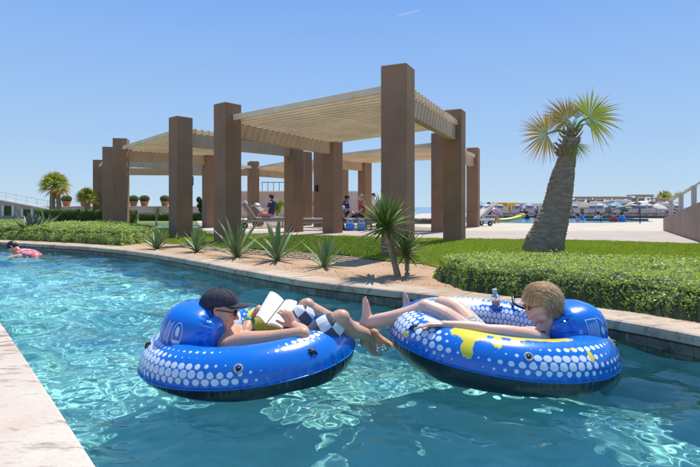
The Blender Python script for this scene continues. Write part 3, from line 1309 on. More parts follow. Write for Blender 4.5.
# ------------------------------------------------------------------ river floats
def vinyl(name, printed=True):
    t = NT(name)
    t.world = False
    blue, white, yellow, black = (.004, .165, .60), (.84, .86, .88), (.80, .66, .03), (.010, .011, .018)
    if printed:
        u_, v_ = t.attr('u'), t.attr('v')
        row = t.math('FLOOR', v_)
        odd = t.math('MODULO', row, 2.0)
        uu = t.math('ADD', u_, t.math('MULTIPLY', odd, .5))
        fx = t.math('SUBTRACT', t.math('FRACT', uu), .5)
        fy = t.math('MULTIPLY', t.math('SUBTRACT', t.math('FRACT', v_), .5), .88)
        d = t.math('SQRT', t.math('ADD', t.math('MULTIPLY', fx, fx), t.math('MULTIPLY', fy, fy)))
        dot = t.math('MULTIPLY', t.math('SUBTRACT', t.attr('dr'), d), 14.0)
        dot = t.math('MINIMUM', t.math('MAXIMUM', dot, 0.0), 1.0)
        nz = t.math('MULTIPLY', t.math('SUBTRACT', t.noise(15, 4, .6), .5), 1.1)
        yf = t.math('MULTIPLY', t.math('SUBTRACT', t.math('ADD', t.attr('yel'), nz), .5), 22.0)
        yf = t.math('MINIMUM', t.math('MAXIMUM', yf, 0.0), 1.0)
        wf = t.math('MULTIPLY', t.math('SUBTRACT', t.math('ADD', t.attr('wht'), nz), .5), 22.0)
        wf = t.math('MINIMUM', t.math('MAXIMUM', wf, 0.0), 1.0)
        c = t.mix(dot, blue, white)
        c = t.mix(wf, c, white)
        c = t.mix(yf, c, yellow)
        c = t.mix(t.attr('blk'), c, black)
    else:
        c = t.mix(t.noise(3, 2), blue, (.005, .165, .62))
    t.color(c)
    t.set(Roughness=.24)
    t.b.inputs['Coat Weight'].default_value = .35
    t.b.inputs['Coat Roughness'].default_value = .12
    t.bump(t.noise(14, 3), .12, .006)
    return t.m


M_print = vinyl('printed_vinyl')
M_vinyl = vinyl('blue_vinyl', False)
M_logo = plain('white_print', (.72, .76, .84), .35, .03)
M_logop = plain('pale_blue_print', (.22, .36, .70), .35, .03)
M_rub = plain('black_rubber', (.012, .012, .014), .4, bump=0)
M_shadow_floor = plain('black_shadow_floor', (.02, .02, .025), .8)


def sgauss(A, B, spec):
    f_ = np.zeros_like(A)
    for a0, b0, sa, sb, amp in spec:
        da = (A - a0 + 180) % 360 - 180
        db = (B - b0 + 180) % 360 - 180
        f_ = np.maximum(f_, amp * np.exp(-(np.abs(da / sa) ** 2.6) - (np.abs(db / sb) ** 2.6)))
    return f_


def river_float(RM, RT, loc, tilt, label, dots, yel, wht, pil, pil_r, pil_dir, logo, pilrot):
    root = thing('river_float', loc, label, 'river tube', 'blue river tubes')
    root.rotation_euler = (tilt[0], tilt[1], 0)
    N, M = 540, 90
    a = np.linspace(-180, 180, N + 1)
    b = np.linspace(-92, 268, M + 1)
    A, B = np.meshgrid(a, b, indexing='ij')
    ar, br = np.radians(A), np.radians(B)
    wob = np.array([noise.noise(Vector((math.cos(x) * 14, math.sin(x) * 14, 3))) for x in np.radians(a)])[:, None]
    wob2 = np.array([noise.noise(Vector((math.cos(x) * 30, math.sin(x) * 30, 7))) for x in np.radians(a)])[:, None]
    seam = np.exp(-(B / 15.0) ** 2)
    seami = np.exp(-((B - 180) / 22.0) ** 2)
    rt = RT * (1 + .012 * np.cos(2 * ar + 1)) - .0055 * seam * np.abs(np.sin(ar * 58 + wob * 9)) * (1 + wob2) - .004 * seam * wob2 - .009 * seami * np.abs(np.sin(ar * 34 + wob * 5))
    rt = rt + .004 * np.exp(-(B / 2.6) ** 2)
    rr_ = RM + rt * np.cos(br)
    X, Y, Z = rr_ * np.cos(ar), rr_ * np.sin(ar), rt * np.sin(br)
    V = np.stack([X, Y, Z], -1).reshape(-1, 3)
    I = np.arange((N + 1) * (M + 1)).reshape(N + 1, M + 1)
    F = np.stack([I[:-1, :-1], I[1:, :-1], I[1:, 1:], I[:-1, 1:]], -1).reshape(-1, 4)
    blk = 1 / (1 + np.exp((B + 2) / .6)) + 1 / (1 + np.exp(-(B - 182) / .6))
    at = {'u': (A + 180) / 360 * 78, 'v': (B + 92) / 360 * 23, 'dr': np.minimum(sgauss(A, B, dots), .49), 'yel': sgauss(A, B, yel), 'wht': sgauss(A, B, wht), 'blk': np.clip(blk, 0, 1)}
    o = mk('tube_ring', V, F, M_print, root, True, attrs={k: v_.reshape(-1) for k, v_ in at.items()})
    # seam welt
    m = MB()
    pts = [((RM + RT + .004) * math.cos(x), (RM + RT + .004) * math.sin(x), -.004) for x in np.linspace(0, 2 * math.pi, 160)]
    m.sweep(pts, .0035, 6, caps=False)
    m.build('seam', M_vinyl, root, True)
    # unseen floor disc, added to block light so the tube's shadow is solid
    m = MB()
    m.lathe([(.36, -.08), (.355, -.086), (.2, -.15), (.001, -.17)], (0, 0, 0), 40)
    m.build('shadow_floor', M_shadow_floor, root, True)
    # valves and lacing patches on the outer wall
    for aa, bb, s_ in pil['marks']:
        x, y = R(aa), R(bb)
        c = Vector(((RM + RT * math.cos(y)) * math.cos(x), (RM + RT * math.cos(y)) * math.sin(x), RT * math.sin(y)))
        nrm = Vector((math.cos(y) * math.cos(x), math.cos(y) * math.sin(x), math.sin(y)))
        q = nrm.to_track_quat('Z', 'Y').to_matrix()
        if s_ == 'valve':
            m = MB().lathe([(.026, -.006), (.026, .003), (.02, .006), (.014, .002), (.013, -.004), (.001, -.004)], c, 20, q)
            vo = m.build('valve', plain('grey_valve', (.35, .36, .40), .4), root, True)
            MB().lathe([(.011, 0), (.010, .005), (.001, .006)], c + nrm * .001, 14, q).build('valve_cap', M_rub, vo, True)
        else:
            m = MB()
            t1 = q @ Vector((1, 0, 0))
            t2 = q @ Vector((0, 1, 0))
            for k, (p0, p1) in enumerate((((-.022, -.018), (.02, .016)), ((-.02, .014), (.016, -.02)), ((-.03, 0), (.0, .004)))):
                m.sweep([c + t1 * p0[0] + t2 * p0[1] + nrm * .003, c + nrm * .012, c + t1 * p1[0] + t2 * p1[1] + nrm * .003], .006, 6, steps=4)
            m.build('rope_tab', M_rub, root, True)
    # headrest
    pc = Vector(pil['c']) - Vector(loc)
    pr = pil_r
    Q = Matrix.Rotation(pilrot[2], 3, 'Z') @ Matrix.Rotation(pilrot[1], 3, 'Y') @ Matrix.Rotation(pilrot[0], 3, 'X')
    hd = pil_dir
    e = .78

    def surf(d):
        d = Vector(d).normalized()
        s_ = (abs(d.x / pr[0]) ** (2 / e) + abs(d.y / pr[1]) ** (2 / e) + abs(d.z / pr[2]) ** (2 / e)) ** (-e / 2)
        p = d * s_
        x = p.x * hd / pr[0]            # seams near the head side and the back edge
        an = math.atan2(p.z, p.y)
        wv = 0
        for x0, wd, am in ((.62, .16, .012), (-.80, .10, .005)):
            wv += am * math.exp(-((x - x0) / wd) ** 2) * (abs(math.sin(an * 15 + 2 * noise.noise(Vector((math.cos(an) * 3, math.sin(an) * 3, x0))))) * 1.0)
        groove = .010 * math.exp(-((x - .62) / .045) ** 2)
        p = p - d * (wv + groove)
        return p
    nu, nv = 150, 100
    vs, fs = [], []
    for j in range(nv + 1):
        th = math.pi * j / nv
        for i in range(nu):
            ph = 2 * math.pi * i / nu
            # poles on X axis
            vs.append(pc + Q @ surf((math.cos(th), math.sin(th) * math.cos(ph), math.sin(th) * math.sin(ph))))
    for j in range(nv):
        for i in range(nu):
            i2 = (i + 1) % nu
            fs.append((j * nu + i, j * nu + i2, (j + 1) * nu + i2, (j + 1) * nu + i))
    h = mk('headrest', [tuple(x) for x in vs], fs, M_vinyl, root, True)

    def decal(name, polys, mat, lift):
        n0, ex, ey = [Vector(x) for x in logo]
        m = MB()
        for poly in polys:
            # subdivide as fan with rings so it hugs the surface
            c = Vector((sum(p[0] for p in poly) / len(poly), sum(p[1] for p in poly) / len(poly)))
            ring = []
            for i in range(len(poly)):
                a_, b_ = Vector(poly[i]), Vector(poly[(i + 1) % len(poly)])
                for k in range(4):
                    ring.append(a_.lerp(b_, k / 4))
            K = 4
            base = len(m.v)
            for k in range(K + 1):
                for p in ring:
                    q = c.lerp(p, k / K)
                    d = n0 + ex * q.x + ey * q.y
                    s_ = surf(d)
                    m.v.append(tuple(pc + Q @ (s_ + s_.normalized() * lift)))
            n_ = len(ring)
            for k in range(K):
                for i in range(n_):
                    m.f.append((base + k * n_ + i, base + k * n_ + (i + 1) % n_, base + (k + 1) * n_ + (i + 1) % n_, base + (k + 1) * n_ + i))
        m.build(name, mat, h, True)

    def stroke(pts, w):
        out = []
        for p, q in zip(pts, pts[1:]):
            p, q = Vector(p), Vector(q)
            d = (q - p).normalized() * w
            s_ = Vector((-d.y, d.x))
            out.append([tuple(p - d * .5 + s_), tuple(p - d * .5 - s_), tuple(q + d * .5 - s_), tuple(q + d * .5 + s_)])
        return out
    circ = lambda cx, cy, rx_, ry_, a0=0, a1=360, n=14: [(cx + rx_ * math.cos(R(a0 + (a1 - a0) * i / n)), cy + ry_ * math.sin(R(a0 + (a1 - a0) * i / n))) for i in range(n + 1)]
    if logo_kind[0] == 'man':
        decal('logo_panel', [[(-.62, -.42), (-.36, -.42), (-.22, .42), (-.50, .42)]], M_logop, .002)
        decal('logo_mark', stroke([(-.62, -.5), (-.48, .50)], .02) + stroke([(-.34, -.5), (-.20, .50)], .02) + stroke(circ(.14, 0, .24, .52), .018) +
              [circ(.13, .12, .10, .22)[:-1], circ(.12, -.24, .22, .22, 180, 360)], M_logo, .003)
    else:
        decal('logo_panel', [[(-.40, -.36), (.10, -.36), (.10, .30), (-.40, .30)]], M_logop, .002)
        decal('logo_mark', stroke([(-.50, .52), (-.44, -.50)], .022) + stroke([(-.50, .50), (.12, .44), (.14, -.40), (-.38, -.40)], .020) +
              [[(.24, -.10), (.36, .10), (.50, -.16), (.36, -.34)]] + stroke([(.22, .5), (.44, .28), (.52, .0), (.44, -.40)], .015) + stroke(circ(-.95, .02, .07, .08), .022), M_logo, .003)
    return root


TM = (-.645, 3.25, .074)
TW = (.99, 3.34, .108)
logo_kind = ['man']
fm = river_float(.508, .166, TM, (R(1.0), R(-3.4), 0), 'blue river tube with white dots and black underside, man with book lying in it',
                 [(-154, 38, 32, 36, .66), (-122, 27, 28, 22, .62), (-96, 16, 20, 14, .50), (-108, 70, 16, 9, .25), (-80, 82, 14, 6, .16), (-56, 62, 12, 8, .50), (-42, 70, 14, 10, .64), (-26, 78, 12, 9, .5), (95, 130, 26, 34, .30), (170, 60, 30, 40, .6)],
                 [(82, 130, 27, 62, 1.0)],
                 [(118, 120, 9, 50, 1.0)],
                 {'c': (-.95, 3.13, .262), 'marks': [(-84, 33, 'valve'), (-46, 38, 'tab'), (-158, 52, 'tab')]},
                 (.190, .235, .168), 1, ((-.16, -1.0, .10), (.50, -.10, 0), (0, .0, .60)), (R(0), R(14), R(-6)))
logo_kind[0] = 'woman'
fw = river_float(.550, .170, TW, (R(1.5), R(4.6), 0), 'blue river tube with yellow splashes and white dots, blonde woman lying in it',
                 [(-76, 36, 24, 12, .60), (-80, 20, 34, 12, .50), (-62, 60, 24, 9, .46), (-98, 78, 14, 7, .2), (-168, 45, 16, 46, .56), (-146, 42, 14, 22, .56), (-136, 22, 12, 12, .44), (-40, 20, 18, 14, .30), (-12, 40, 14, 30, .55), (75, 150, 60, 26, .62), (110, 90, 40, 20, .60), (40, 120, 30, 40, .5)],
                 [(-124, 80, 13, 30, 1.0), (-121, 42, 3.4, 32, .95), (-92, 96, 42, 17, 1.0), (-108, 66, 3.2, 22, .9), (-61, 44, 1.8, 16, .9), (-70, 60, 8, 3, .75), (-24, 40, 1.6, 34, .85), (-30, 72, 5, 3, .8), (-158, 22, 4, 8, .9), (170, 95, 20, 20, .8)],
                 [(-152, 84, 14, 14, .8), (-99, 74, 3, 9, .85), (112, 118, 30, 20, .9)],
                 {'c': (1.405, 3.21, .264), 'marks': [(-94, 40, 'valve'), (-155, 42, 'tab'), (-20, 38, 'tab')]},
                 (.188, .215, .168), -1, ((.16, -1.0, .22), (.55, .12, 0), (0, .1, .66)), (R(0), R(-12), R(10)))

# far handle of the right float and the cup ring
m = MB()
hc = [P(513, 297, 3.82), P(515, 304, 3.74), P(529, 309, 3.66), P(531, 301, 3.70), P(522, 297, 3.78), P(513, 297, 3.82)]
m.sweep(hc, .011, 8, steps=4)
hb = m.build('handle', M_rub, None, True)
hb.parent = fw
hb.matrix_parent_inverse = (Matrix.Translation(fw.location) @ fw.rotation_euler.to_matrix().to_4x4()).inverted()
bp = P(496.5, 306, 3.78)
m = MB()
m.lathe([(.047, -.03), (.047, .004), (.040, .008), (.036, .004), (.036, -.03)], bp, 24)
cr = m.build('cup_holder', M_vinyl, None, True)
cr.parent = fw
cr.matrix_parent_inverse = hb.matrix_parent_inverse

t = NT('clear_plastic')
t.color((.92, .92, .92))
t.set(Roughness=.06, IOR=1.3)
t.b.inputs['Transmission Weight'].default_value = .85
M_plast = t.m
bt = thing('bottle', (bp.x, bp.y, bp.z - .02), 'small clear plastic bottle with a grey cap standing in the cup holder', 'bottle')
bt.rotation_euler = (0, R(-6), 0)
MB().lathe([(.001, 0), (.028, .001), (.031, .01), (.031, .085), (.027, .10), (.016, .118), (.0145, .13), (.001, .131)], (0, 0, 0), 24).build('bottle_body', M_plast, bt, True)
MB().lathe([(.001, .004), (.0295, .004), (.0295, .062), (.001, .063)], (0, 0, 0), 20).build('drink', plain('amber_drink', (.50, .30, .14), .3, bump=0), bt, True)
MB().lathe([(.001, .128), (.0175, .128), (.0175, .15), (.001, .151)], (0, 0, 0), 20).build('bottle_cap', plain('grey_cap', (.55, .56, .55), .4, bump=0), bt, True)


# ------------------------------------------------------------------ people
def skin(name, c, red):
    t = NT(name)
    n1 = t.noise(7, 4)
    n2 = t.noise(60, 4, .6)
    col = t.mix(t.ramp(n1, [(.4, (0, 0, 0)), (.68, (1, 1, 1))]), c, red)
    col = t.mix(t.math('MULTIPLY', t.ramp(n2, [(.42, (0, 0, 0)), (.66, (1, 1, 1))]), .28), col, tuple(x * .72 for x in c))
    t.color(col)
    t.set(Roughness=.48)
    t.b.inputs['Subsurface Weight'].default_value = .12
    t.b.inputs['Subsurface Radius'].default_value = (.02, .008, .004)
    t.b.inputs['Subsurface Scale'].default_value = .5
    t.bump(n2, .15, .003)
    return t.m


M_skin_m = skin('tanned_skin', (.68, .38, .23), (.72, .34, .21))
M_skin_w = skin('fair_skin', (.80, .51, .36), (.80, .43, .30))


class Head:
    def __init__(s, c, fwd, up=(0, 0, 1), k=1.0):
        s.c = Vector(c)
        s.F = Vector(fwd).normalized()
        s.S = Vector(up).cross(s.F).normalized()
        s.U = s.F.cross(s.S).normalized()
        s.k = k
        s.M = Matrix((s.F, s.S, s.U)).transposed()

    def p(s, f_, y, u_):
        return s.c + (s.F * f_ + s.S * y + s.U * u_) * s.k

    def build(s, m):
        k = s.k

        def e(c, r):
            m.ell(s.p(*c), tuple(x * k for x in r), s.M)
        e((-.012, 0, .028), (.100, .078, .096))
        e((.018, 0, .0), (.078, .070, .09))
        e((.030, 0, -.048), (.056, .052, .066))
        e((.066, 0, -.094), (.024, .026, .020))
        e((.083, 0, .024), (.014, .050, .013))
        for sg in (-1, 1):
            e((.058, .034 * sg, -.028), (.024, .022, .026))
            e((.012, .046 * sg, -.068), (.034, .016, .026))
            e((.016, .047 * sg, .012), (.05, .026, .04))
            # ear: rim and lobe
            m.sweep([s.p(.004, .070 * sg, -.028), s.p(-.012, .082 * sg, -.012), s.p(-.018, .086 * sg, .012), s.p(-.006, .084 * sg, .024), s.p(.008, .074 * sg, .014)], .006 * k, 8, steps=3)
            e((-.006, .076 * sg, -.002), (.014, .006, .024))
        m.sweep([s.p(.086, 0, .008), s.p(.104, 0, -.018), s.p(.112, 0, -.032)], [.008 * k, .010 * k, .012 * k], 8)
        for sg in (-1, 1):
            e((.100, .011 * sg, -.037), (.010, .008, .007))
        e((.092, 0, -.062), (.010, .022, .006))
        e((.089, 0, -.074), (.011, .019, .007))
        e((.080, 0, -.052), (.014, .028, .020))


def hand(m, wrist, fdir, pdir, curl=(20, 25, 20), sc=1.0, thumb=1, spread=.10, tcurl=.3, curls=None):
    w = Vector(wrist)
    f_ = Vector(fdir).normalized()
    pn = (Vector(pdir) - f_ * Vector(pdir).dot(f_)).normalized()
    lat = f_.cross(pn) * thumb          # towards the thumb
    m.sweep([w - f_ * .01, w + f_ * .03 * sc, w + f_ * .078 * sc], [.024 * sc, .033 * sc, .037 * sc], 12, flat=(1.05, .48), up=pn)
    for i, (o_, ln, r_) in enumerate(((.030, .94, .0088), (.010, 1.04, .0092), (-.010, .98, .0088), (-.029, .78, .0078))):
        d = (f_ + lat * (o_ * spread * 40 * .06)).normalized()
        p = w + f_ * (.076 + (.006 if i in (1, 2) else -.002)) * sc + lat * o_ * sc
        pts = [p - d * .02, p]
        cv = curls[i] if curls else curl
        ang = 0
        for k, L in enumerate((.042, .027, .021)):
            ang += R(cv[k])
            dd = d * math.cos(ang) + pn * math.sin(ang)
            p = p + dd * L * ln * sc
            pts.append(p)
        m.sweep(pts, [r_ * sc * 1.05, r_ * sc * 1.08, r_ * sc, r_ * sc * .93, r_ * sc * .78], 9)
    p = w + f_ * .022 * sc + lat * .022 * sc
    d0 = (f_ * .62 + lat * .72 + pn * tcurl).normalized()
    d1 = (f_ * .85 + lat * .35 + pn * tcurl * 1.6).normalized()
    m.sweep([p, p + d0 * .04 * sc, p + d0 * .04 * sc + d1 * .03 * sc, p + d0 * .04 * sc + d1 * .052 * sc], [.015 * sc, .0125 * sc, .0105 * sc, .009 * sc], 9)


def foot(m, ankle, toe, sole_up, sc=1.0):
    """toe: direction heel to toes; sole_up: direction out of the instep"""
    a = Vector(ankle)
    t_ = Vector(toe).normalized()
    u_ = (Vector(sole_up) - t_ * Vector(sole_up).dot(t_)).normalized()
    lat = t_.cross(u_)
    heel = a - t_ * .035 * sc - u_ * .045 * sc
    m.ell(heel, (.034 * sc,) * 3)
    m.sweep([a, a + t_ * .05 * sc - u_ * .03 * sc, a + t_ * .12 * sc - u_ * .055 * sc, a + t_ * .155 * sc - u_ * .062 * sc], [.034 * sc, .032 * sc, .030 * sc, .024 * sc], 12, flat=(1.25, .8), up=u_)
    m.sweep([heel, a + t_ * .06 * sc - u_ * .06 * sc, a + t_ * .15 * sc - u_ * .066 * sc], [.030 * sc, .026 * sc, .026 * sc], 12, flat=(1.15, .7), up=u_)
    for i, (o_, ln, r_) in enumerate(((.026, .034, .0135), (.008, .030, .0095), (-.006, .026, .009), (-.018, .021, .0085), (-.029, .016, .008))):
        p = a + t_ * (.152 - .008 * i) * sc - u_ * .064 * sc + lat * o_ * sc
        m.sweep([p - t_ * .01, p + t_ * ln * .6 * sc + u_ * .004, p + t_ * ln * sc], [r_ * sc, r_ * sc, r_ * sc * .85], 8)
    for sg in (-1, 1):
        m.ell(a + lat * .030 * sg * sc - u_ * .005, (.013 * sc,) * 3)


def limb(m, pts, rad, **kw):
    m.sweep(pts, rad, 16, steps=5, **kw)


# ---- the man
man = thing('person', (-.62, 3.2, 0), 'man in dark baseball cap and checked shorts reading in a river tube', 'person')
OM = man.location
m = MB()
hm = Head(P(219.5, 309.5, 3.12), (.95, .10, -.20), up=(-.12, -.02, 1), k=1.06)
hm.build(m)
limb(m, [hm.p(-.02, 0, -.05), hm.p(-.035, 0, -.10), Vector((-.83, 3.15, .20)), Vector((-.80, 3.16, .13))], [.055, .057, .066, .10])
limb(m, [(-.79, 3.17, .125), (-.68, 3.18, .085), (-.55, 3.19, .045), (-.44, 3.20, .02)], [.10, .115, .105, .12], flat=(1.35, .85))
# shoulders / pectorals
limb(m, [(-.72, 3.00, .150), (-.775, 3.10, .175), (-.775, 3.24, .175), (-.73, 3.35, .150)], [.062, .066, .066, .062])
m.ell((-.70, 3.09, .145), (.085, .08, .05))
m.ell((-.70, 3.26, .145), (.085, .08, .05))
# near arm
el_n = P(303, 334, 2.90)
wr_n = P(294.5, 326, 3.08)
limb(m, [(-.715, 2.99, .165), (-.62, 2.965, .205), (-.45, 2.955, .225), el_n], [.060, .055, .047, .041])
limb(m, [el_n, el_n.lerp(wr_n, .35) + Vector((.01, -.005, .0)), wr_n], [.041, .043, .028])
hand(m, wr_n, (-.42, .12, .62), (-.3, .75, -.35), sc=.98, thumb=1, curls=[(20, 34, 22), (26, 40, 24), (32, 46, 26), (38, 50, 28)], tcurl=.3)
# far arm
el_f = Vector((-.70, 3.27, .135))
wr_f = P(250.5, 319.5, 3.38)
limb(m, [(-.73, 3.36, .14), (-.72, 3.36, .09), el_f], [.058, .05, .042])
limb(m, [el_f, el_f.lerp(wr_f, .35) + Vector((0, -.006, .004)), wr_f], [.043, .044, .028])
hand(m, wr_f, P(258, 308, 3.40) - wr_f, (.9, .1, -.25), sc=1.0, thumb=1, curls=[(28, 30, 12), (34, 34, 14), (40, 38, 16), (46, 40, 18)], tcurl=.5)
# near leg
kn = P(340, 319, 3.06)
an_ = P(370, 338, 3.42)
limb(m, [(-.42, 3.10, .02), (-.27, 3.07, .13), (-.16, 3.06, .235), kn], [.092, .086, .074, .060])
m.ell(kn + Vector((.012, -.006, .01)), (.05, .05, .05))
cv = kn.lerp(an_, .35) + Vector((-.012, -.0, -.02))
limb(m, [kn, cv, kn.lerp(an_, .7), an_], [.057, .058, .043, .033])
foot(m, an_, (.45, .55, -.55), (.5, .4, .6), .98)
# far leg
kf = P(306, 307, 3.40)
af = P(375, 333.5, 3.62)
limb(m, [(-.42, 3.30, .02), (-.36, 3.34, .13), (-.32, 3.37, .24), kf], [.092, .084, .074, .059])
m.ell(kf + Vector((.01, -.004, .012)), (.05, .05, .05))
mid = kf.lerp(af, .4)
limb(m, [kf, mid + Vector((0, 0, -.03)), kf.lerp(af, .75) + Vector((0, 0, -.01)), af], [.056, .057, .042, .033])
foot(m, af, (.9, .1, -.25), (.2, -.2, .9), .95)
mb_ = m.blob('body', M_skin_m, man, OM, .0048, 3)

# shorts
t = NT('checked_shorts')
vr = t.n('ShaderNodeVectorMath', operation='DOT_PRODUCT')
t.l(t.coord(), vr.inputs[0])
vr.inputs[1].default_value = (.80, 0, .60)
v2 = t.n('ShaderNodeVectorMath', operation='DOT_PRODUCT')
t.l(t.coord(), v2.inputs[0])
v2.inputs[1].default_value = (-.50, -.35, .78)
fa = t.math('FLOOR', t.math('DIVIDE', t.math('ADD', vr.outputs['Value'], 10.012), .066))
fb = t.math('FLOOR', t.math('DIVIDE', t.math('ADD', v2.outputs['Value'], 10.03), .085))
ck = t.math('MODULO', t.math('ADD', fa, fb), 2.0)
c = t.mix(ck, (.085, .085, .10), (.72, .72, .70))
t.color(c)
t.set(Roughness=.9)
t.bump(t.noise(300, 2), .2, .002)
M_shorts = t.m
m = MB()
limb(m, [(-.52, 3.19, .02), (-.42, 3.19, .02)], [.125, .13], flat=(1.35, .9))
limb(m, [(-.42, 3.10, .03), (-.27, 3.07, .135), (-.155, 3.06, .235), (-.12, 3.06, .262)], [.108, .102, .092, .090])
limb(m, [(-.42, 3.30, .03), (-.365, 3.335, .13), (-.33, 3.365, .235), (-.318, 3.372, .262)], [.105, .098, .090, .086])
m.blob('shorts', M_shorts, man, OM, .006, 2)
# sunglasses
M_lens = plain('dark_lens', (.012, .012, .016), .08, bump=0)


def glasses(hd, parent, OM, mat, r_=.021, nm='sunglasses'):
    m = MB()
    for sg in (-1, 1):
        m.ell(hd.p(.098, .031 * sg, .002), (.006 * hd.k, .025 * hd.k, r_ * hd.k), hd.M @ Matrix.Rotation(R(-14 * sg), 3, 'Z'), 14, 8)
        m.sweep([hd.p(.094, .053 * sg, .010), hd.p(.05, .072 * sg, .012), hd.p(-.004, .084 * sg, .014), hd.p(-.016, .084 * sg, .004)], .0035, 6)
    m.sweep([hd.p(.101, -.010, .006), hd.p(.104, 0, .009), hd.p(.101, .010, .006)], .0032, 6)
    m.build(nm, mat, parent, True, OM)


glasses(hm, man, OM, M_lens)
# hair at the back and sides
M_hair_m = plain('short_dark_hair', (.055, .035, .024), .7, .4, 60, .8)
m = MB()
m.ell(hm.p(-.028, 0, .018), (.092 * 1.06, .079 * 1.06, .088 * 1.06), hm.M)
m.ell(hm.p(-.062, 0, -.030), (.036, .058, .036), hm.M)
ho = m.blob('hair', M_hair_m, man, OM, .006, 2)
# baseball cap
t = NT('cap_cloth')
t.color(t.ramp(t.noise(25, 4), [(.3, (.028, .024, .036)), (.7, (.05, .044, .062))]))
t.set(Roughness=.9)
t.bump(t.noise(18, 4), .8, .012)
M_cap = t.m
ca = math.radians(8)
CF = (hm.F * math.cos(ca) + hm.U * math.sin(ca)).normalized()
CU = (hm.U * math.cos(ca) - hm.F * math.sin(ca)).normalized()
CM = Matrix((CF, hm.S, CU)).transposed()
cc = hm.p(-.012, 0, .034)
m = MB()
vs, fs = [], []
nu, nv = 48, 16
for j in range(nv + 1):
    th = math.pi * .5 * j / nv
    for i in range(nu):
        ph = 2 * math.pi * i / nu
        pan = 1 + .012 * abs(math.cos(ph * 3)) + .018 * noise.noise(Vector((math.cos(ph) * 3, math.sin(ph) * 3, th * 3)))
        x = .118 * math.sin(th) * math.cos(ph) * pan
        y = .093 * math.sin(th) * math.sin(ph) * pan
        z = .098 * math.cos(th) ** .82 - .004 * math.sin(ph * 3) ** 2
        if math.cos(ph) < -.3:
            z -= .022 * (j / nv) ** 2
        vs.append(cc + CM @ Vector((x, y, z)))
for j in range(nv):
    for i in range(nu):
        fs.append((j * nu + i, (j + 1) * nu + i, (j + 1) * nu + (i + 1) % nu, j * nu + (i + 1) % nu))
capo = mk('cap', [tuple(v_) for v_ in vs], fs, M_cap, man, True, OM)
md = capo.modifiers.new('s', 'SOLIDIFY')
md.thickness = .003
m = MB()
for q_ in range(6):
    ph = R(q_ * 60 + 30)
    m.sweep([cc + CM @ Vector((.1195 * math.sin(th) * math.cos(ph), .0945 * math.sin(th) * math.sin(ph), .0995 * math.cos(th) ** .82 - .004 * math.sin(ph * 3) ** 2)) for th in np.linspace(.05, 1.5, 12)], .0014, 4)
m.build('seam', M_cap, capo, True, OM)
vs, fs = [], []
for i in range(19):
    ph = R(-62 + 124 * i / 18)
    for j in range(7):
        s_ = j / 6
        x0, y0 = .112 * math.cos(ph), .090 * math.sin(ph)
        ext = .072 * (math.cos(ph * 1.25) ** .5 if math.cos(ph * 1.25) > 0 else 0)
        vs.append(cc + CM @ Vector((x0 + ext * s_, y0 * (1 - .12 * s_), .004 - .30 * y0 * y0 * 8 * .6 - .012 * s_ * s_)))
for i in range(18):
    for j in range(6):
        a = i * 7 + j
        fs.append((a, a + 7, a + 8, a + 1))
vis = mk('cap_brim', [tuple(v_) for v_ in vs], fs, M_cap, capo, True, OM)
md = vis.modifiers.new('s', 'SOLIDIFY')
md.thickness = .004
MB().ell(cc + CM @ Vector((0, 0, .100)), (.007, .007, .004)).build('cap_button', M_cap, capo, True, OM)
# wristband
m = MB()
ax = (wr_f - el_f).normalized()
q = ax.to_track_quat('Z', 'Y').to_matrix()
m.lathe([(.030, -.014), (.034, -.013), (.034, .013), (.030, .014)], wr_f - ax * .014, 28, q)
m.build('wristband', plain('green_band', (.03, .36, .14), .5, bump=0), man, True, OM)

# book
M_page = plain('book_paper', (.86, .85, .80), .8, .04, 30)
M_cover = plain('book_cover_back', (.55, .54, .50), .6)
book = thing('book', tuple(P(275, 311, 3.27)), 'open white paged book held up in both hands by the man in the cap', 'book')
OB = book.location


def page_block(name, c00, c10, c11, c01, bulge, th, mat, inset=0.0):
    """c00,c10 spine bottom/top; c01,c11 outer bottom/top"""
    n = 10
    c00, c10, c11, c01 = [Vector(x) for x in (c00, c10, c11, c01)]
    nr = (c10 - c00).cross(c01 - c00).normalized()
    if nr.y > 0:
        nr = -nr
    top, bot = [], []
    for i in range(n + 1):
        s_ = i / n
        for e_ in (0, 1):
            p = (c00.lerp(c01, s_) if e_ == 0 else c10.lerp(c11, s_))
            b_ = nr * bulge * math.sin(s_ * math.pi) ** .8
            top.append(p + b_)
            bot.append(p + b_ * .6 - nr * th)
    vs = top + bot
    K = len(top)
    fs = []
    for i in range(n):
        a = i * 2
        fs += [(a, a + 1, a + 3, a + 2), (K + a, K + a + 2, K + a + 3, K + a + 1), (a, a + 2, K + a + 2, K + a), (a + 1, K + a + 1, K + a + 3, a + 3)]
    fs += [(0, K, K + 1, 1), (2 * n, 2 * n + 1, K + 2 * n + 1, K + 2 * n)]
    return mk(name, [tuple(v_) for v_ in vs], fs, mat, book, False, OB)


s0, s1 = P(266, 323.5, 3.20), P(284, 300.5, 3.46)
page_block('page_block', s0, s1, P(270, 291.5, 3.56), P(255.5, 316, 3.33), .022, .010, M_page)
page_block('page_block', s0 + Vector((.006, 0, 0)), s1 + Vector((.006, 0, 0)), P(297, 302, 3.40), P(281.5, 327, 3.13), .014, .014, M_page)
page_block('cover', s0 + Vector((.003, .016, 0)), s1 + Vector((.003, .016, 0)), P(297.5, 301.7, 3.415), P(282, 327.7, 3.145), .010, .003, M_cover)
m = MB().sweep([s0 + Vector((.002, -.004, .0)), s1 + Vector((.002, -.004, 0))], .0035, 6)
m.build('spine', M_rub, book, True, OB)

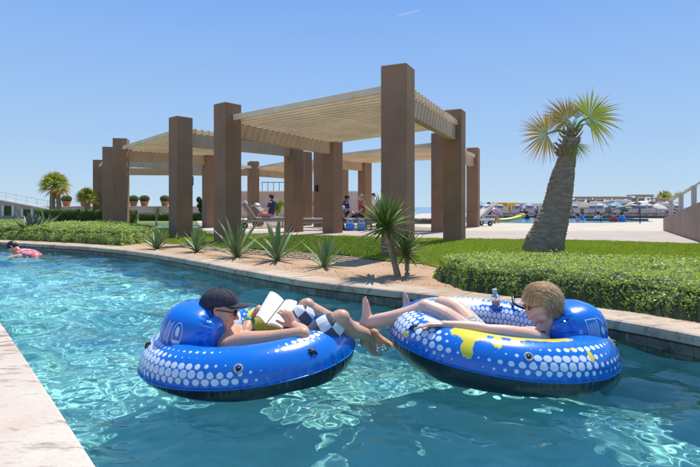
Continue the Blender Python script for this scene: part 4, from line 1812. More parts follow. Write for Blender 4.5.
# ---- the woman
wom = thing('person', (.98, 3.25, 0), 'woman with short blonde hair and sunglasses lying back in a river tube', 'person')
OW = wom.location
m = MB()
hw = Head(P(541.5, 305, 3.14), (-.96, -.02, -.16), up=(.14, 0, 1), k=.96)
hw.build(m)
limb(m, [hw.p(-.02, 0, -.05), hw.p(-.03, 0, -.10), Vector((1.235, 3.18, .20)), Vector((1.21, 3.19, .12))], [.050, .048, .060, .09])
limb(m, [(1.21, 3.20, .115), (1.10, 3.22, .085), (.98, 3.25, .06), (.87, 3.28, .05)], [.09, .10, .095, .125], flat=(1.3, .85))
limb(m, [(1.16, 3.04, .165), (1.20, 3.12, .165), (1.20, 3.26, .165), (1.16, 3.37, .14)], [.052, .056, .056, .052])
m.ell((1.10, 3.13, .15), (.06, .06, .05))
m.ell((1.10, 3.28, .15), (.06, .06, .05))
ew = P(487, 330, 2.93)
ww = P(443, 324.5, 2.96)
limb(m, [(1.165, 3.03, .175), (1.09, 2.975, .225), (.95, 2.935, .262), ew], [.052, .049, .042, .035])
limb(m, [ew, ew.lerp(ww, .3) + Vector((0, 0, .004)), ww], [.035, .037, .024])
hand(m, ww, (-1, .02, -.01), (0, -.15, -1), (6, 12, 12), sc=.92, thumb=-1, spread=.14, tcurl=.0)
# far arm, mostly hidden, resting down inside
limb(m, [(1.16, 3.37, .13), (1.02, 3.42, .10), (.92, 3.40, .12)], [.048, .042, .034])
limb(m, [(.92, 3.40, .12), (.82, 3.38, .15)], [.034, .025])
hand(m, (.82, 3.38, .15), (-.9, .1, .2), (0, 0, -1), sc=.9, thumb=1)
kn = P(425, 312, 3.36)
an_ = P(364, 323, 3.46)
kn = P(426, 308.5, 3.30)
limb(m, [(.87, 3.20, .08), (.76, 3.23, .165), (.63, 3.27, .265), kn], [.100, .092, .078, .063])
m.ell(kn + Vector((-.008, -.006, .010)), (.052, .052, .052))
limb(m, [kn, kn.lerp(an_, .32) + Vector((0, 0, -.022)), kn.lerp(an_, .7) + Vector((0, 0, -.006)), an_], [.060, .062, .046, .034])
foot(m, an_, (-.30, -.15, .92), (-.9, -.3, -.2), .92)
kf = P(442, 304.5, 3.60)
af = P(405, 316, 3.88)
limb(m, [(.89, 3.36, .08), (.83, 3.44, .17), (.74, 3.54, .27), kf], [.100, .092, .076, .062])
m.ell(kf + Vector((-.004, -.004, .008)), (.046, .046, .046))
limb(m, [kf, kf.lerp(af, .35) + Vector((0, 0, -.02)), kf.lerp(af, .7), af], [.053, .054, .040, .031])
foot(m, af, (-.35, -.10, .90), (-.9, -.2, -.25), .92)
m.blob('body', M_skin_w, wom, OW, .0048, 3)
# patterned white shorts hem on the near thigh + bikini top
m = MB()
limb(m, [(.97, 3.25, .06), (.87, 3.28, .055)], [.112, .135], flat=(1.3, .88))
limb(m, [(.87, 3.20, .075), (.76, 3.24, .15), (.68, 3.275, .195)], [.108, .102, .094])
limb(m, [(.89, 3.36, .085), (.85, 3.41, .14), (.81, 3.46, .19)], [.108, .100, .092])
t = NT('lace_cloth')
t.color(t.ramp(t.noise(70, 3), [(.45, (.70, .68, .62)), (.55, (.34, .33, .28))]))
t.set(Roughness=.9)
m.blob('shorts', t.m, wom, OW, .006, 2)
m = MB()
limb(m, [(1.10, 3.11, .158), (1.10, 3.30, .158)], [.064, .064], flat=(1.1, .9))
m.sweep([(1.10, 3.11, .20), (1.20, 3.11, .225), (1.235, 3.12, .19)], .006, 6, steps=4)
m.blob('bikini_top', plain('dark_swimwear', (.03, .03, .04), .6), wom, OW, .005, 2)
# far knee wrap seen between the thighs
t = plain('glass_lens_red', (.10, .015, .02), .1, bump=0)
glasses(hw, wom, OW, t, .017)

# hair: cap plus strands
t = NT('blonde_hair')
t.world = False
rn_ = t.attr('rnd')
t.color(t.ramp(rn_, [(0, (.50, .27, .10)), (.5, (.86, .56, .27)), (1, (1.0, .80, .50))]))
t.set(Roughness=.42)
M_blonde = t.m


def strands(hd, n, OW, parent, seed, mat):
    rr = random.Random(seed)
    m = MB()
    rn2 = []
    for i in range(n):
        th = R(rr.uniform(4, 118))
        ph = R(rr.uniform(-180, 180))
        # skip the face
        d = Vector((math.cos(ph) * math.sin(th), math.sin(ph) * math.sin(th), math.cos(th)))
        if d.x > .38 and d.z < .52:
            continue
        if d.z < .12 and d.x > -.22 and abs(d.y) > .4 and rr.random() < .85:
            continue
        rad = Vector((.104, .085, .102))
        p0 = Vector((d.x * rad.x - .014, d.y * rad.y, d.z * rad.z + .028))
        # flow down and back/sideways
        L = rr.uniform(.04, .105)
        loose = rr.random() < .10
        fl_ = Vector((d.x * .5 - .25, d.y * .9, -.9)) + Vector((rr.uniform(-.16, .16), rr.uniform(-.16, .16), rr.uniform(-.1, .1)))
        if d.z > .5:
            fl_ = Vector((.55 * (1 if rr.random() < .55 else -1), d.y * 1.6 - .35, -.25)) + Vector((rr.uniform(-.3, .3),) * 3)
        fl_ = fl_ - d * fl_.dot(d) * .85
        fl_.normalize()
        lift = rr.uniform(.0, .007) + (rr.uniform(.004, .018) if loose else 0)
        q0 = p0
        q1 = p0 + fl_ * L * .5 + d * lift
        q2 = p0 + fl_ * L + d * (lift - L * L * 2.2)
        m.sweep([hd.p(*q0), hd.p(*q1), hd.p(*q2)], [.0012, .0011, .0005], 3, caps=False)
        rn2 += [rr.random()] * (len(m.v) - len(rn2))
    return mk('hair', m.v, m.f, mat, parent, True, OW, attrs={'rnd': rn2})


m = MB()
m.ell(hw.p(-.020, 0, .030), (.097, .079, .094), hw.M)
m.ell(hw.p(-.055, 0, -.02), (.045, .060, .06), hw.M)
m.ell(hw.p(-.060, 0, -.075), (.026, .040, .045), hw.M)
m.blob('hair_mass', plain('dark_blonde', (.55, .33, .15), .6, .4, 50, .8), wom, OW, .006, 2)
strands(hw, 15000, OW, wom, 5, M_blonde)

# ------------------------------------------------------------------ things on the deck
M_wick = plain('grey_wicker', (.30, .25, .21), .8)
M_mat = plain('grey_mattress', (.27, .24, .22), .85)
M_matw = plain('cream_mattress', (.66, .60, .52), .85)


def lounger(label, x, y, rz, mat, frame, up=50, cat='lounger', group='loungers on the deck', canopy=False):
    z0 = GZ + .02
    root = thing('lounger', (x, y, z0), label, cat, group, rz)
    m = MB()
    for sy in (-.32, .32):
        m.box((0, sy, .28), (1.9, .05, .07), ch=.006)
    m.box((-.93, 0, .28), (.05, .6, .07)).box((.93, 0, .28), (.05, .6, .07))
    m.build('frame', frame, root)
    for sx in (-.75,):
        for sy in (-.3, .3):
            MB().box((sx, sy, .12), (.05, .05, .25)).build('leg', frame, root)
    for sy in (-.36, .36):
        w_ = MB().lathe([(.001, -.025), (.09, -.025), (.11, -.02), (.11, .02), (.09, .025), (.001, .025)], (.7, sy, .11), 16, Matrix.Rotation(R(90), 3, 'X')).build('wheel', M_rub, root, True)
        MB().lathe([(.001, -.028), (.04, -.028), (.04, .028), (.001, .028)], (.7, sy, .11), 10, Matrix.Rotation(R(90), 3, 'X')).build('hub', M_white, w_)
        MB().box((.7, sy * .9, .2), (.05, .05, .14)).build('leg', frame, root)
    MB().box((-.30, 0, .37), (1.2, .62, .11), ch=.03).build('mattress', mat, root)
    q = Matrix.Rotation(R(-up), 3, 'Y')
    c = Vector((.33, 0, .36)) + q @ Vector((.38, 0, .03))
    b_ = MB().box(c, (.74, .62, .11), q, ch=.03).build('backrest', mat, root)
    MB().box(c + q @ Vector((.30, 0, .085)), (.16, .4, .07), q, ch=.025).build('pillow', M_white, b_)
    MB().box(c - q @ Vector((0, 0, .075)), (.78, .66, .03), q, ch=.005).build('back_panel', frame, root)
    return root


def at(px, Y):
    return (px - 350) / FPX * Y


lounger('grey wicker lounger with its back raised, in the gap left of the centre column', at(262, 19.5), 19.5, R(200), M_mat, M_wick, 55)
lounger('dark lounger with a striped towel, second in the gap left of centre column', at(274, 21), 21, R(170), M_mat, M_wick, 45)
lounger('flat lounger on small black wheels between the two centre columns', at(318, 17.6), 17.6, R(8), M_mat, M_wick, 30)
lounger('grey lounger behind the tall yucca with blue bags beside it', at(349, 18.2), 18.2, R(195), M_mat, M_wick, 58)
lounger('brown lounger beside the seated woman in red', at(366, 18.0), 18.0, R(25), M_mat, M_wick, 62)
lounger('grey lounger on wheels right of the nearest column', at(424, 17.0), 17.0, R(5), M_mat, M_wick, 25)
lounger('white plastic lounger past the right end of the pergolas', at(471, 21.5), 21.5, R(15), M_matw, M_white, 40)
lounger('dark low lounger nearest the far pool, right of the last column', at(482, 25.5), 25.5, R(100), M_mat, M_wick, 25)

M_navy = plain('navy_cloth', (.03, .04, .10), .9)
M_red = plain('red_cloth', (.50, .06, .06), .9)
M_bluebag = plain('bright_blue_bag', (.03, .22, .65), .5)
M_pinkc = plain('pink_cloth', (.72, .25, .32), .9)
M_hairb = plain('black_hair', (.02, .015, .012), .7)
for px, Y, lab in ((350, 17.2, 'bright blue beach bag on the deck, left one of the pair'), (361.5, 17.1, 'bright blue beach bag on the deck, right one of the pair')):
    b_ = thing('beach_bag', (at(px, Y), Y, GZ + .02), lab, 'bag', 'blue bags by the loungers')
    MB().box((0, 0, .14), (.30, .18, .28), ch=.05).build('bag_body', M_bluebag, b_)
    MB().sweep([(-.09, -.02, .26), (-.06, -.02, .38), (.06, -.02, .38), (.09, -.02, .26)], .012, 6, steps=3).build('bag_handle', M_white, b_)


def bystander(label, x, y, z, rz, pose, skinm, shirt, trousers, hairm, name='person'):
    root = thing('person', (x, y, z), label, 'person', None, rz)
    body, top, bot = MB(), MB(), MB()
    if pose == 'stand':
        hp, ch, hd_ = Vector((0, 0, .92)), Vector((0, 0, 1.32)), Vector((.02, 0, 1.62))
        legs = [[(0, s_ * .09, .9), (.03, s_ * .1, .5), (0, s_ * .11, .06)] for s_ in (-1, 1)]
        arms = [[(0, s_ * .19, 1.38), (-.02, s_ * .24, 1.1), (.12, s_ * .22, .9)] for s_ in (-1, 1)]
    elif pose == 'sit':
        hp, ch, hd_ = Vector((0, 0, .46)), Vector((-.06, 0, .88)), Vector((0, 0, 1.16))
        legs = [[(0, s_ * .09, .46), (.42, s_ * .12, .50), (.50, s_ * .12, .08)] for s_ in (-1, 1)]
        arms = [[(-.05, s_ * .18, .92), (.06, s_ * .24, .66), (.28, s_ * .16, .62)] for s_ in (-1, 1)]
    else:  # wading, water at z 0
        hp, ch, hd_ = Vector((0, 0, -.35)), Vector((0, 0, .12)), Vector((.02, 0, .42))
        legs = [[(0, s_ * .09, -.35), (.03, s_ * .1, -.6), (0, s_ * .11, -.8)] for s_ in (-1, 1)]
        arms = [[(0, s_ * .19, .18), (.08, s_ * .28, .0), (.26, s_ * .24, .02)] for s_ in (-1, 1)]
    H = Head(hd_, (1, 0, -.05), k=.95)
    H.build(body)
    limb(body, [hd_ - Vector((.02, 0, .04)), ch + Vector((0, 0, .10)), ch], [.05, .055, .11])
    limb(body, [ch, (ch + hp) / 2, hp], [.12, .105, .115], flat=(1.3, .85), up=(1, 0, 0))
    limb(body, [ch + Vector((0, -.16, .07)), ch + Vector((0, .16, .07))], [.055, .055])
    for L_ in legs:
        limb(body, L_, [.085, .058, .036])
        foot(body, Vector(L_[-1]) + Vector((0, 0, .0)), (1, 0, 0), (0, 0, 1), .9)
    for A_ in arms:
        limb(body, A_, [.05, .038, .026])
        hand(body, A_[-1], Vector(A_[-1]) - Vector(A_[-2]), (0, 0, -1), sc=.9)
    body.blob('body', skinm, root, None, .011, 2)
    limb(top, [ch + Vector((0, 0, .06)), (ch + hp) / 2, hp + Vector((0, 0, .06))], [.135, .122, .13], flat=(1.3, .88), up=(1, 0, 0))
    for A_ in arms:
        limb(top, [A_[0], Vector(A_[0]).lerp(Vector(A_[1]), .5)], [.066, .058])
    top.blob('shirt', shirt, root, None, .014, 2)
    for L_ in legs:
        limb(bot, [L_[0], Vector(L_[0]).lerp(Vector(L_[1]), .75)], [.105, .085])
    bot.blob('shorts', trousers, root, None, .014, 2)
    m = MB().ell(H.p(-.02, 0, .035), (.105, .086, .098), H.M).ell(H.p(-.05, 0, -.02), (.05, .07, .06), H.M)
    m.blob('hair', hairm, root, None, .012, 2)
    return root


bystander('seated person in a dark red top with pale hair, behind the tall yucca', at(361, 18.6), 18.6, GZ + .02, R(190), 'sit', M_skin_w, M_red, M_navy, M_blonde if False else plain('light_hair', (.40, .28, .16), .7))
bystander('dark haired standing person in a pale shirt, head above the yucca', at(373.5, 26), 26, GZ - .18, R(200), 'stand', M_skin_m, M_white, M_navy, M_hairb)
bystander('seated person in navy at the edge of the centre column', at(347.5, 19.6), 19.6, GZ + .02, R(10), 'sit', M_skin_m, M_navy, M_navy, M_hairb)
bystander('seated person in a black and pink swimsuit in the gap left of the centre column', at(271, 19.6), 19.6, GZ + .05, R(160), 'sit', M_skin_m, M_navy, M_pinkc, M_hairb)
bystander('person in dark red sitting at the near edge of the far pool', at(489, 25.2), 25.2, GZ - .2, R(20), 'sit', M_skin_m, plain('dark_red_cloth', (.16, .03, .05), .9), M_navy, M_hairb)
FW = GZ + .03
bystander('wader in a blue shirt right of the leaning palm', at(582, 29), 29, FW, R(180), 'wade', M_skin_m, M_bluebag, M_navy, M_hairb)
bystander('wader in a pink shirt right of the leaning palm', at(577.5, 28.5), 28.5, FW - .1, R(150), 'wade', M_skin_m, M_pinkc, M_navy, M_hairb)
bystander('wader in white near the left leg of the pool handrail', at(598, 30), 30, FW, R(100), 'wade', M_skin_w, M_white, M_pinkc, M_hairb)
bystander('wader in a red top under the pool handrail', at(614, 28.2), 28.2, FW - .05, R(210), 'wade', M_skin_m, M_red, M_red, M_hairb)
bystander('wader in blue and red right beside the handrail end', at(622, 28.0), 28.0, FW, R(10), 'wade', M_skin_m, M_bluebag, M_red, M_hairb)
bystander('wader in dark clothes left of the leaning palm', at(527, 33.5), 33.5, FW, R(10), 'wade', M_skin_m, M_navy, M_navy, M_hairb)
bystander('wader in black at the right end of the yellow raft', at(536, 34.5), 34.5, FW, R(170), 'wade', M_skin_m, M_navy, M_navy, M_hairb)

# yellow raft and ring in the far pool
M_yel = plain('yellow_vinyl', (.78, .50, .03), .3, .05, bump=0)
Yr = 28.5
rf = thing('inflatable_raft', (at(511, Yr), Yr, FW), 'yellow ribbed inflatable raft held up at one end in the far pool', 'raft')
m = MB()
for k in range(5):
    o_ = (k - 2) * .15
    m.sweep([(-.72, o_ - .05, .06), (-.2, o_, .10), (.25, o_, .18), (.62, o_ + .05, .30)], .075, 10, steps=4)
m.build('tube_panel', M_yel, rf, True)
m = MB().sweep([(.62, -.3, .33), (.66, 0, .36), (.62, .3, .33)], .10, 10, steps=4)
m.build('raft_pillow', M_yel, rf, True)
Yr = 29.5
rg = thing('swim_ring', (at(497, Yr), Yr, FW), 'pink and green swim ring standing left of the yellow raft', 'swim ring')
rg.rotation_euler = (R(70), 0, R(20))
pts = [(.36 * math.cos(a), .36 * math.sin(a) + .3, 0) for a in np.linspace(0, 2 * math.pi, 41)]
MB().sweep(pts[:21], .12, 12).build('ring_half', plain('pink_vinyl', (.75, .35, .40), .3, bump=0), rg, True)
MB().sweep(pts[20:], .12, 12).build('ring_half', plain('green_vinyl', (.10, .30, .16), .3, bump=0), rg, True)

# handrail
Yh = 25.0
hr = thing('handrail', (at(640, Yh), Yh, GZ), 'dark bent metal handrail at the steps of the far pool', 'handrail')
hz = lambda py: EYE - (py - HOR) / FPX * Yh - GZ
MB().sweep([(0, 0, 0), (0, 0, hz(210)), (-.06, 0, hz(207)), (-.18, 0, hz(206.4)), (-.65, .1, hz(206.2)), (-1.75, .3, hz(214)), (-1.8, .3, hz(219)), (-1.8, .3, hz(222))], .028, 10, steps=4).build('rail', M_black, hr, True)
MB().lathe([(.001, 0), (.06, 0), (.06, .02), (.001, .02)], (0, 0, 0), 16).build('floor_flange', M_black, hr)

# ------------------------------------------------------------------ beach cabanas
M_canv = plain('white_canvas', (.72, .71, .68), .8)
cols_c = [('white', M_canv), ('cream', plain('cream_canvas', (.62, .54, .44), .8)), ('grey', plain('grey_canvas', (.34, .35, .37), .8)), ('tan', plain('tan_thatch', (.38, .29, .21), .95, .3, 30, .8)), ('pink', plain('pink_canvas', (.60, .38, .36), .8)), ('orange', plain('orange_canvas', (.75, .33, .04), .7)), ('yellow', plain('yellow_canvas', (.80, .52, .05), .7)), ('teal', plain('teal_canvas', (.20, .36, .42), .8))]
CD = dict(cols_c)


def cabana(px, Y, wpx, toppy, roof, back, label, arch=False):
    z0 = GZ - .25 if Y > 40 else GZ
    x = at(px, Y)
    w = wpx / FPX * Y
    h = EYE - (toppy - HOR) / FPX * Y - z0
    root = thing('cabana', (x, Y, z0), label, 'cabana', 'beach cabanas beyond the far pool')
    for sx in (-1, 1):
        for dy in (0, 1.6):
            MB().box((sx * w / 2, dy, h / 2 - .05), (.10, .10, h - .1)).build('post', M_white if roof != 'tan' else M_wick, root)
    if arch:
        m = MB()
        for k in range(9):
            a0, a1 = math.pi * k / 9, math.pi * (k + 1) / 9
            p0 = Vector((-math.cos(a0) * w / 2, 0, h - .5 + math.sin(a0) * .5))
            p1 = Vector((-math.cos(a1) * w / 2, 0, h - .5 + math.sin(a1) * .5))
            d = p1 - p0
            m.box((p0 + p1) / 2 + Vector((0, .8, 0)), (d.length * 1.02, 1.7, .05), Matrix.Rotation(-math.atan2(d.z, d.x), 3, 'Y'))
        m.build('roof', CD[roof], root)
    else:
        MB().box((0, .8, h - .06), (w + .25, 2.0, .12), ch=.03).build('roof', CD[roof], root)
        MB().box((0, -.17, h - .22), (w + .2, .03, .2)).build('valance', CD[roof], root)
    MB().box((0, 1.55, h * .5), (w - .1, .04, h * .72)).build('back_curtain', CD[back], root)
    MB().box((-w / 2 + .16, -.04, h * .48), (.22, .12, h * .8), ch=.04).build('side_curtain', CD[roof if roof != 'tan' else 'cream'], root)
    MB().box((0, .7, .34), (w - .4, 1.2, .2), ch=.04).build('mattress', M_canv, root)
    MB().box((0, .7, .14), (w - .35, 1.15, .22)).build('bed_base', M_wick, root)
    for sx in (-.25, .25):
        MB().box((sx * w, 1.15, .54), (.5, .18, .3), Matrix.Rotation(R(20), 3, 'X'), ch=.05).build('cushion', CD['pink' if sx < 0 else 'teal'], root)
    return root


row = [(486, 47, 9, 203, 'teal', 'grey', 'small teal roofed cabana next to the last pergola column'),
       (500, 47, 9, 202.5, 'orange', 'orange', 'bright orange cabana left of the yellow one'),
       (511, 47, 10, 202.5, 'yellow', 'orange', 'bright yellow cabana beside the orange one'),
       (522, 48, 9, 203, 'pink', 'grey', 'dull pink cabana right of the yellow one'),
       (534, 48, 10, 203, 'white', 'grey', 'white cabana with a grey back, left one before the leaning palm'),
       (546, 48, 10, 203, 'white', 'grey', 'white cabana with a grey back, hard against the palm trunk'),
       (578, 46, 13, 202, 'white', 'pink', 'white cabana with a pink back just right of the palm trunk'),
       (592, 46, 12, 203, 'cream', 'pink', 'cream cabana with a pink back left of the handrail'),
       (607, 46, 13, 201.5, 'white', 'teal', 'white cabana behind the sloping part of the handrail'),
       (622, 45, 14, 200, 'white', 'cream', 'tall white cabana behind the top of the handrail'),
       (637, 44, 14, 202, 'cream', 'teal', 'cream cabana with teal back right of the handrail top'),
       (652, 44, 13, 201, 'white', 'pink', 'white cabana with pink curtain left of the ramp wall'),
       (668, 44, 14, 203, 'white', 'cream', 'white cabana cut by the first ramp post'),
       (684, 43, 15, 202, 'white', 'cream', 'white cabana between the two ramp posts')]
for px, Y, wp, tp, rf_, bk, lab in row:
    cabana(px, Y, wp, tp, rf_, bk, lab, rf_ in ('teal',) or px in (637, 652))
row2 = [(583, 58, 15, 196.5, 'tan', 'cream', 'tan roofed cabana in the rear row right of the palm'),
        (602, 58, 16, 196.5, 'tan', 'pink', 'tan roofed cabana in the rear row above the handrail'),
        (622, 58, 17, 196.5, 'tan', 'cream', 'tan roofed cabana in the rear row over the tall white cabana'),
        (644, 58, 16, 194.5, 'tan', 'grey', 'tallest tan roofed cabana in the rear row'),
        (664, 58, 15, 198, 'tan', 'cream', 'tan roofed cabana in the rear row left of the ramp post')]
for a_ in row2:
    cabana(*a_)

# low fence of the deck in front of the cabanas
fn = thing('fence', (at(600, 40), 40, GZ), 'long low dark rail running in front of the beach cabanas', 'fence')
for k in range(26):
    x = at(478, 40) + k * .75 - fn.location.x
    MB().box((x, 0, .22), (.04, .04, .44)).build('post', M_black, fn)
for z in (.12, .40):
    MB().box((9.4 + at(478, 40) - fn.location.x, 0, z), (19.5, .03, .05)).build('rail', M_black, fn)

# ------------------------------------------------------------------ ramp wall at right with glass balustrade
rw = thing('ramp_wall', (8.1, 11.6, GZ), 'sloping pinkish brown stucco ramp wall at the right edge', 'wall')
A0, B0 = Vector((10.9, 17.4)), Vector((6.6, 8.4))
zA, zB = .62, 1.40
d = (B0 - A0)
nn = Vector((-d.y, d.x)).normalized() * -1
if nn.x < 0:
    nn = -nn
w3 = nn * .22
v_ = []
for p, z in ((A0, zA), (B0, zB)):
    for q in (p, p + w3):
        v_ += [(q.x, q.y, GZ - .05), (q.x, q.y, z)]
mk('wall', v_, [(0, 1, 5, 4), (2, 6, 7, 3), (1, 3, 7, 5), (0, 2, 3, 1), (4, 5, 7, 6)], M_ramp, rw, off=rw.location)
# ramp surface behind the wall
v_ = []
for p, z in ((A0, zA - .1), (B0, zB - .1)):
    for q in (p + w3, p + w3 * 12):
        v_ += [(q.x, q.y, GZ - .05), (q.x, q.y, z)]
mk('ramp_surface', v_, [(0, 1, 5, 4), (2, 6, 7, 3), (1, 3, 7, 5), (0, 2, 3, 1), (4, 5, 7, 6)], M_path, rw, off=rw.location)
t = NT('rail_glass')
t.color((.80, .90, .90))
t.set(Roughness=.02, IOR=1.05)
t.b.inputs['Transmission Weight'].default_value = 1
M_glass = t.m
br = thing('balustrade', (9.9, 15.3, zA), 'glass balustrade with white posts climbing the ramp wall', 'balustrade')
OB2 = br.location
posts = []
for s_ in (.10, .30, .50, .70, .90):
    p = A0.lerp(B0, s_) + w3 * .5
    z = zA + (zB - zA) * s_
    posts.append((p, z))
    o = MB().box((p.x, p.y, z + .27), (.11, .11, .56), ch=.012).build('post', plain('post_paint', (.50, .46, .40), .6), br, off=OB2)
for (p, z), (q, z2) in zip(posts, posts[1:]):
    a3, b3 = Vector((p.x, p.y, z + .53)), Vector((q.x, q.y, z2 + .53))
    MB().sweep([a3, b3], .028, 10).build('rail', MATS['post_paint'], br, True, OB2)
    e_ = (q - p).normalized() * .09
    n2 = Vector((-e_.y, e_.x)).normalized() * .005
    v_ = []
    for pp, zz in ((p + e_, z), (q - e_, z2)):
        for sg in (-1, 1):
            r_ = pp + n2 * sg
            v_ += [(r_.x, r_.y, zz + .05), (r_.x, r_.y, zz + .47)]
    mk('glass_pane', v_, [(0, 1, 5, 4), (2, 6, 7, 3), (1, 3, 7, 5), (0, 4, 6, 2), (0, 2, 3, 1), (4, 5, 7, 6)], M_glass, br, off=OB2)
far_palm('small far palm behind the posts of the glass balustrade', 693, 206, 42, 196, 11, [(0, .14)], 9)
far_palm('distant low palm left of the ramp posts', 664, 206, 62, 198, 9, [(0, .16)], 12)
far_palm('distant palm top between the two ramp posts', 680, 206, 52, 199, 9, [(0, .16)], 14)
bpy.data.objects['palm_tree'].get('label')

# ------------------------------------------------------------------ planter wall with pots at left
pw = thing('planter_wall', (-10, 35, GZ), 'long pale pinkish planter wall carrying terracotta pots', 'wall')
MB().box((-15.5, 35.4, .59), (14.5, .6, .84), ch=.02).build('wall', M_planterwall, pw, off=pw.location)
MB().box((-15.5, 35.4, 1.035), (14.7, .72, .05), ch=.01).build('wall_cap', M_cream, pw, off=pw.location)
MB().box((-6.2, 37, .55), (4.5, .5, .75), ch=.02).build('wall', M_planterwall, pw, off=pw.location)
for px, lab in ((66.5, 'round clipped shrub in terracotta pot behind the dark hedge'), (84.5, 'round clipped shrub in terracotta pot behind the shorter palm'), (133.5, 'potted round shrub half hidden by the leftmost tall columns'),
                (144.5, 'middle potted round shrub in the gap between the columns'), (165, 'rightmost potted round shrub in the gap between the columns')):
    Y = 35.4
    x = at(px, Y)
    pt = thing('potted_shrub', (x, Y, 1.06), lab, 'potted plant', 'round shrubs in terracotta pots')
    k = .8
    MB().lathe([(.001, 0), (.24 * k, 0), (.28 * k, .06), (.34 * k, .30), (.38 * k, .31), (.38 * k, .36), (.32 * k, .36), (.30 * k, .32), (.001, .32)], (0, 0, 0), 20).build('pot', M_terra, pt, True)
    n = 1500
    v3 = rng.randn(n, 3)
    v3 /= np.linalg.norm(v3, axis=1)[:, None]
    C = v3 * np.array([.34, .34, .24]) * (.85 + .2 * rng.rand(n))[:, None] + np.array([0, 0, .52])
    leaves('foliage', C, v3, .035, M_box, pt)
    MB().ell((0, 0, .50), (.27, .27, .18)).build('foliage_core', M_core, pt)

# small bushy tree between the columns
def small_tree(label, px, Y, base_py, top_py, rpx, seed, mat):
    b = P(px, base_py, Y)
    root = thing('tree', (b.x, b.y, GZ), label, 'tree')
    h = EYE - (top_py - HOR) / FPX * Y - GZ
    r_ = rpx / FPX * Y
    m = MB().sweep([(0, 0, 0), (.03, 0, h * .3), (-.02, 0, h * .6)], [.07, .05, .03], 8, steps=3)
    for k in range(5):
        a = k * 1.3
        m.sweep([(0, 0, h * .35), (math.cos(a) * r_ * .4, math.sin(a) * r_ * .4, h * .6), (math.cos(a) * r_ * .6, math.sin(a) * r_ * .6, h * .8)], [.03, .02, .01], 6, steps=2)
    m.build('trunk', M_bark, root, True)
    n = 5000
    rr = random.Random(seed)
    cl = [(Vector((rr.uniform(-.6, .6) * r_, rr.uniform(-.6, .6) * r_, h * rr.uniform(.45, .88))), r_ * rr.uniform(.3, .5)) for _ in range(12)]
    ci = rng.randint(0, 12, n)
    v3 = rng.randn(n, 3)
    v3 /= np.linalg.norm(v3, axis=1)[:, None]
    C = np.array([cl[i][0] for i in ci]) + v3 * np.array([cl[i][1] for i in ci])[:, None] * (rng.rand(n) ** .4)[:, None]
    leaves('crown', C, v3, .055, mat, root)
    return root


small_tree('dark bushy tree in the gap between two tall columns', 201, 30, 217, 196, 5.5, 3, M_tree)
small_tree('yellow green bush behind the loungers left of the centre column', 277, 30, 217, 199, 9, 7, M_hedge)

# ------------------------------------------------------------------ buildings and stairs far left and centre
st = thing('stair_building', (-24, 34.5, GZ), 'low beige stair building with white trim at the left edge', 'building')
OS = st.location
v_ = []
xs = [(-28, 1.25), (-24.2, 1.42), (-22.4, .95), (-20.2, .32), (-20.2, .2)]
poly = [(-28, .1)] + [(-28, 1.55), (-24.3, 1.55), (-19.9, .72), (-19.9, .1)]
yy = (34, 35)
vv = [(x, yy[0], z) for x, z in poly] + [(x, yy[1], z) for x, z in poly]
k = len(poly)
mk('wall', vv, [tuple(range(k)), tuple(range(2 * k - 1, k - 1, -1))] + [(i, k + i, k + (i + 1) % k, (i + 1) % k) for i in range(k)], M_planterwall, st, off=OS)
MB().sweep([(-28, 33.95, 1.58), (-24.3, 33.95, 1.58), (-19.9, 33.95, .75)], .07, 6).build('wall_coping', M_white, st, off=OS)
for x, z, h in ((-23.2, .75, .62), (-21.9, .6, .45), (-24.9, .8, .7), (-26.3, .8, .7)):
    w_ = MB().box((x, 33.97, z), (.55, .08, h)).build('window', M_core, st, off=OS)
    MB().box((x - .33, 33.93, z), (.12, .12, h + .1)).build('frame', M_white, w_, off=OS)
    MB().box((x + .33, 33.93, z), (.12, .12, h + .1)).build('frame', M_white, w_, off=OS)
rl_ = thing('stair_railing', (-24.5, 34.4, 1.5), 'white thin railing on top of the stair building', 'railing')
for k in range(12):
    x = -28 + k * .72
    z = 1.55 if x < -24.3 else 1.55 - (x + 24.3) / 4.4 * .83
    MB().box((x, 34.4, z + .26), (.035, .035, .54)).build('post', M_white, rl_, off=rl_.location)
MB().sweep([(-28, 34.4, 2.08), (-24.3, 34.4, 2.08), (-20.1, 34.4, 1.29)], .03, 6).build('rail', M_white, rl_, off=rl_.location)
MB().sweep([(-28, 34.4, 1.82), (-24.3, 34.4, 1.82), (-20.1, 34.4, 1.03)], .02, 6).build('rail', M_white, rl_, off=rl_.location)
wf = thing('white_fence', (-22, 37, GZ), 'white picket fence against the sea left of the twin palm', 'fence')
for k in range(16):
    MB().box((at(26, 37) + k * .11 - wf.location.x, 0, .35), (.045, .03, .7)).build('picket', M_white, wf)
for z in (.12, .62):
    MB().box((at(26, 37) + .82 - wf.location.x, .03, z), (1.75, .03, .05)).build('rail', M_white, wf)
# building with red stripes and a roof terrace behind the centre columns
bd = thing('bar_building', (at(300, 40), 40, GZ), 'low bar building with red striped shutters behind the centre columns', 'building')
MB().box((0, 1, 1.0), (9.5, 2, 2.0), ch=.02).build('wall', M_planterwall, bd)
for k in range(7):
    MB().box((.35, -.03, .45 + k * .13), (1.9, .05, .06)).build('shutter_slat', M_red if k > 3 else M_white, bd)
MB().box((0, .95, 2.06), (9.8, 2.3, .12)).build('roof', M_cream, bd)
for k in range(9):
    MB().box((-3.0 + k * .45, -.1, 2.45), (.04, .04, .68)).build('railing_post', M_black, bd)
MB().box((-1.2, -.1, 2.8), (3.7, .05, .05)).build('railing_bar', M_black, bd)

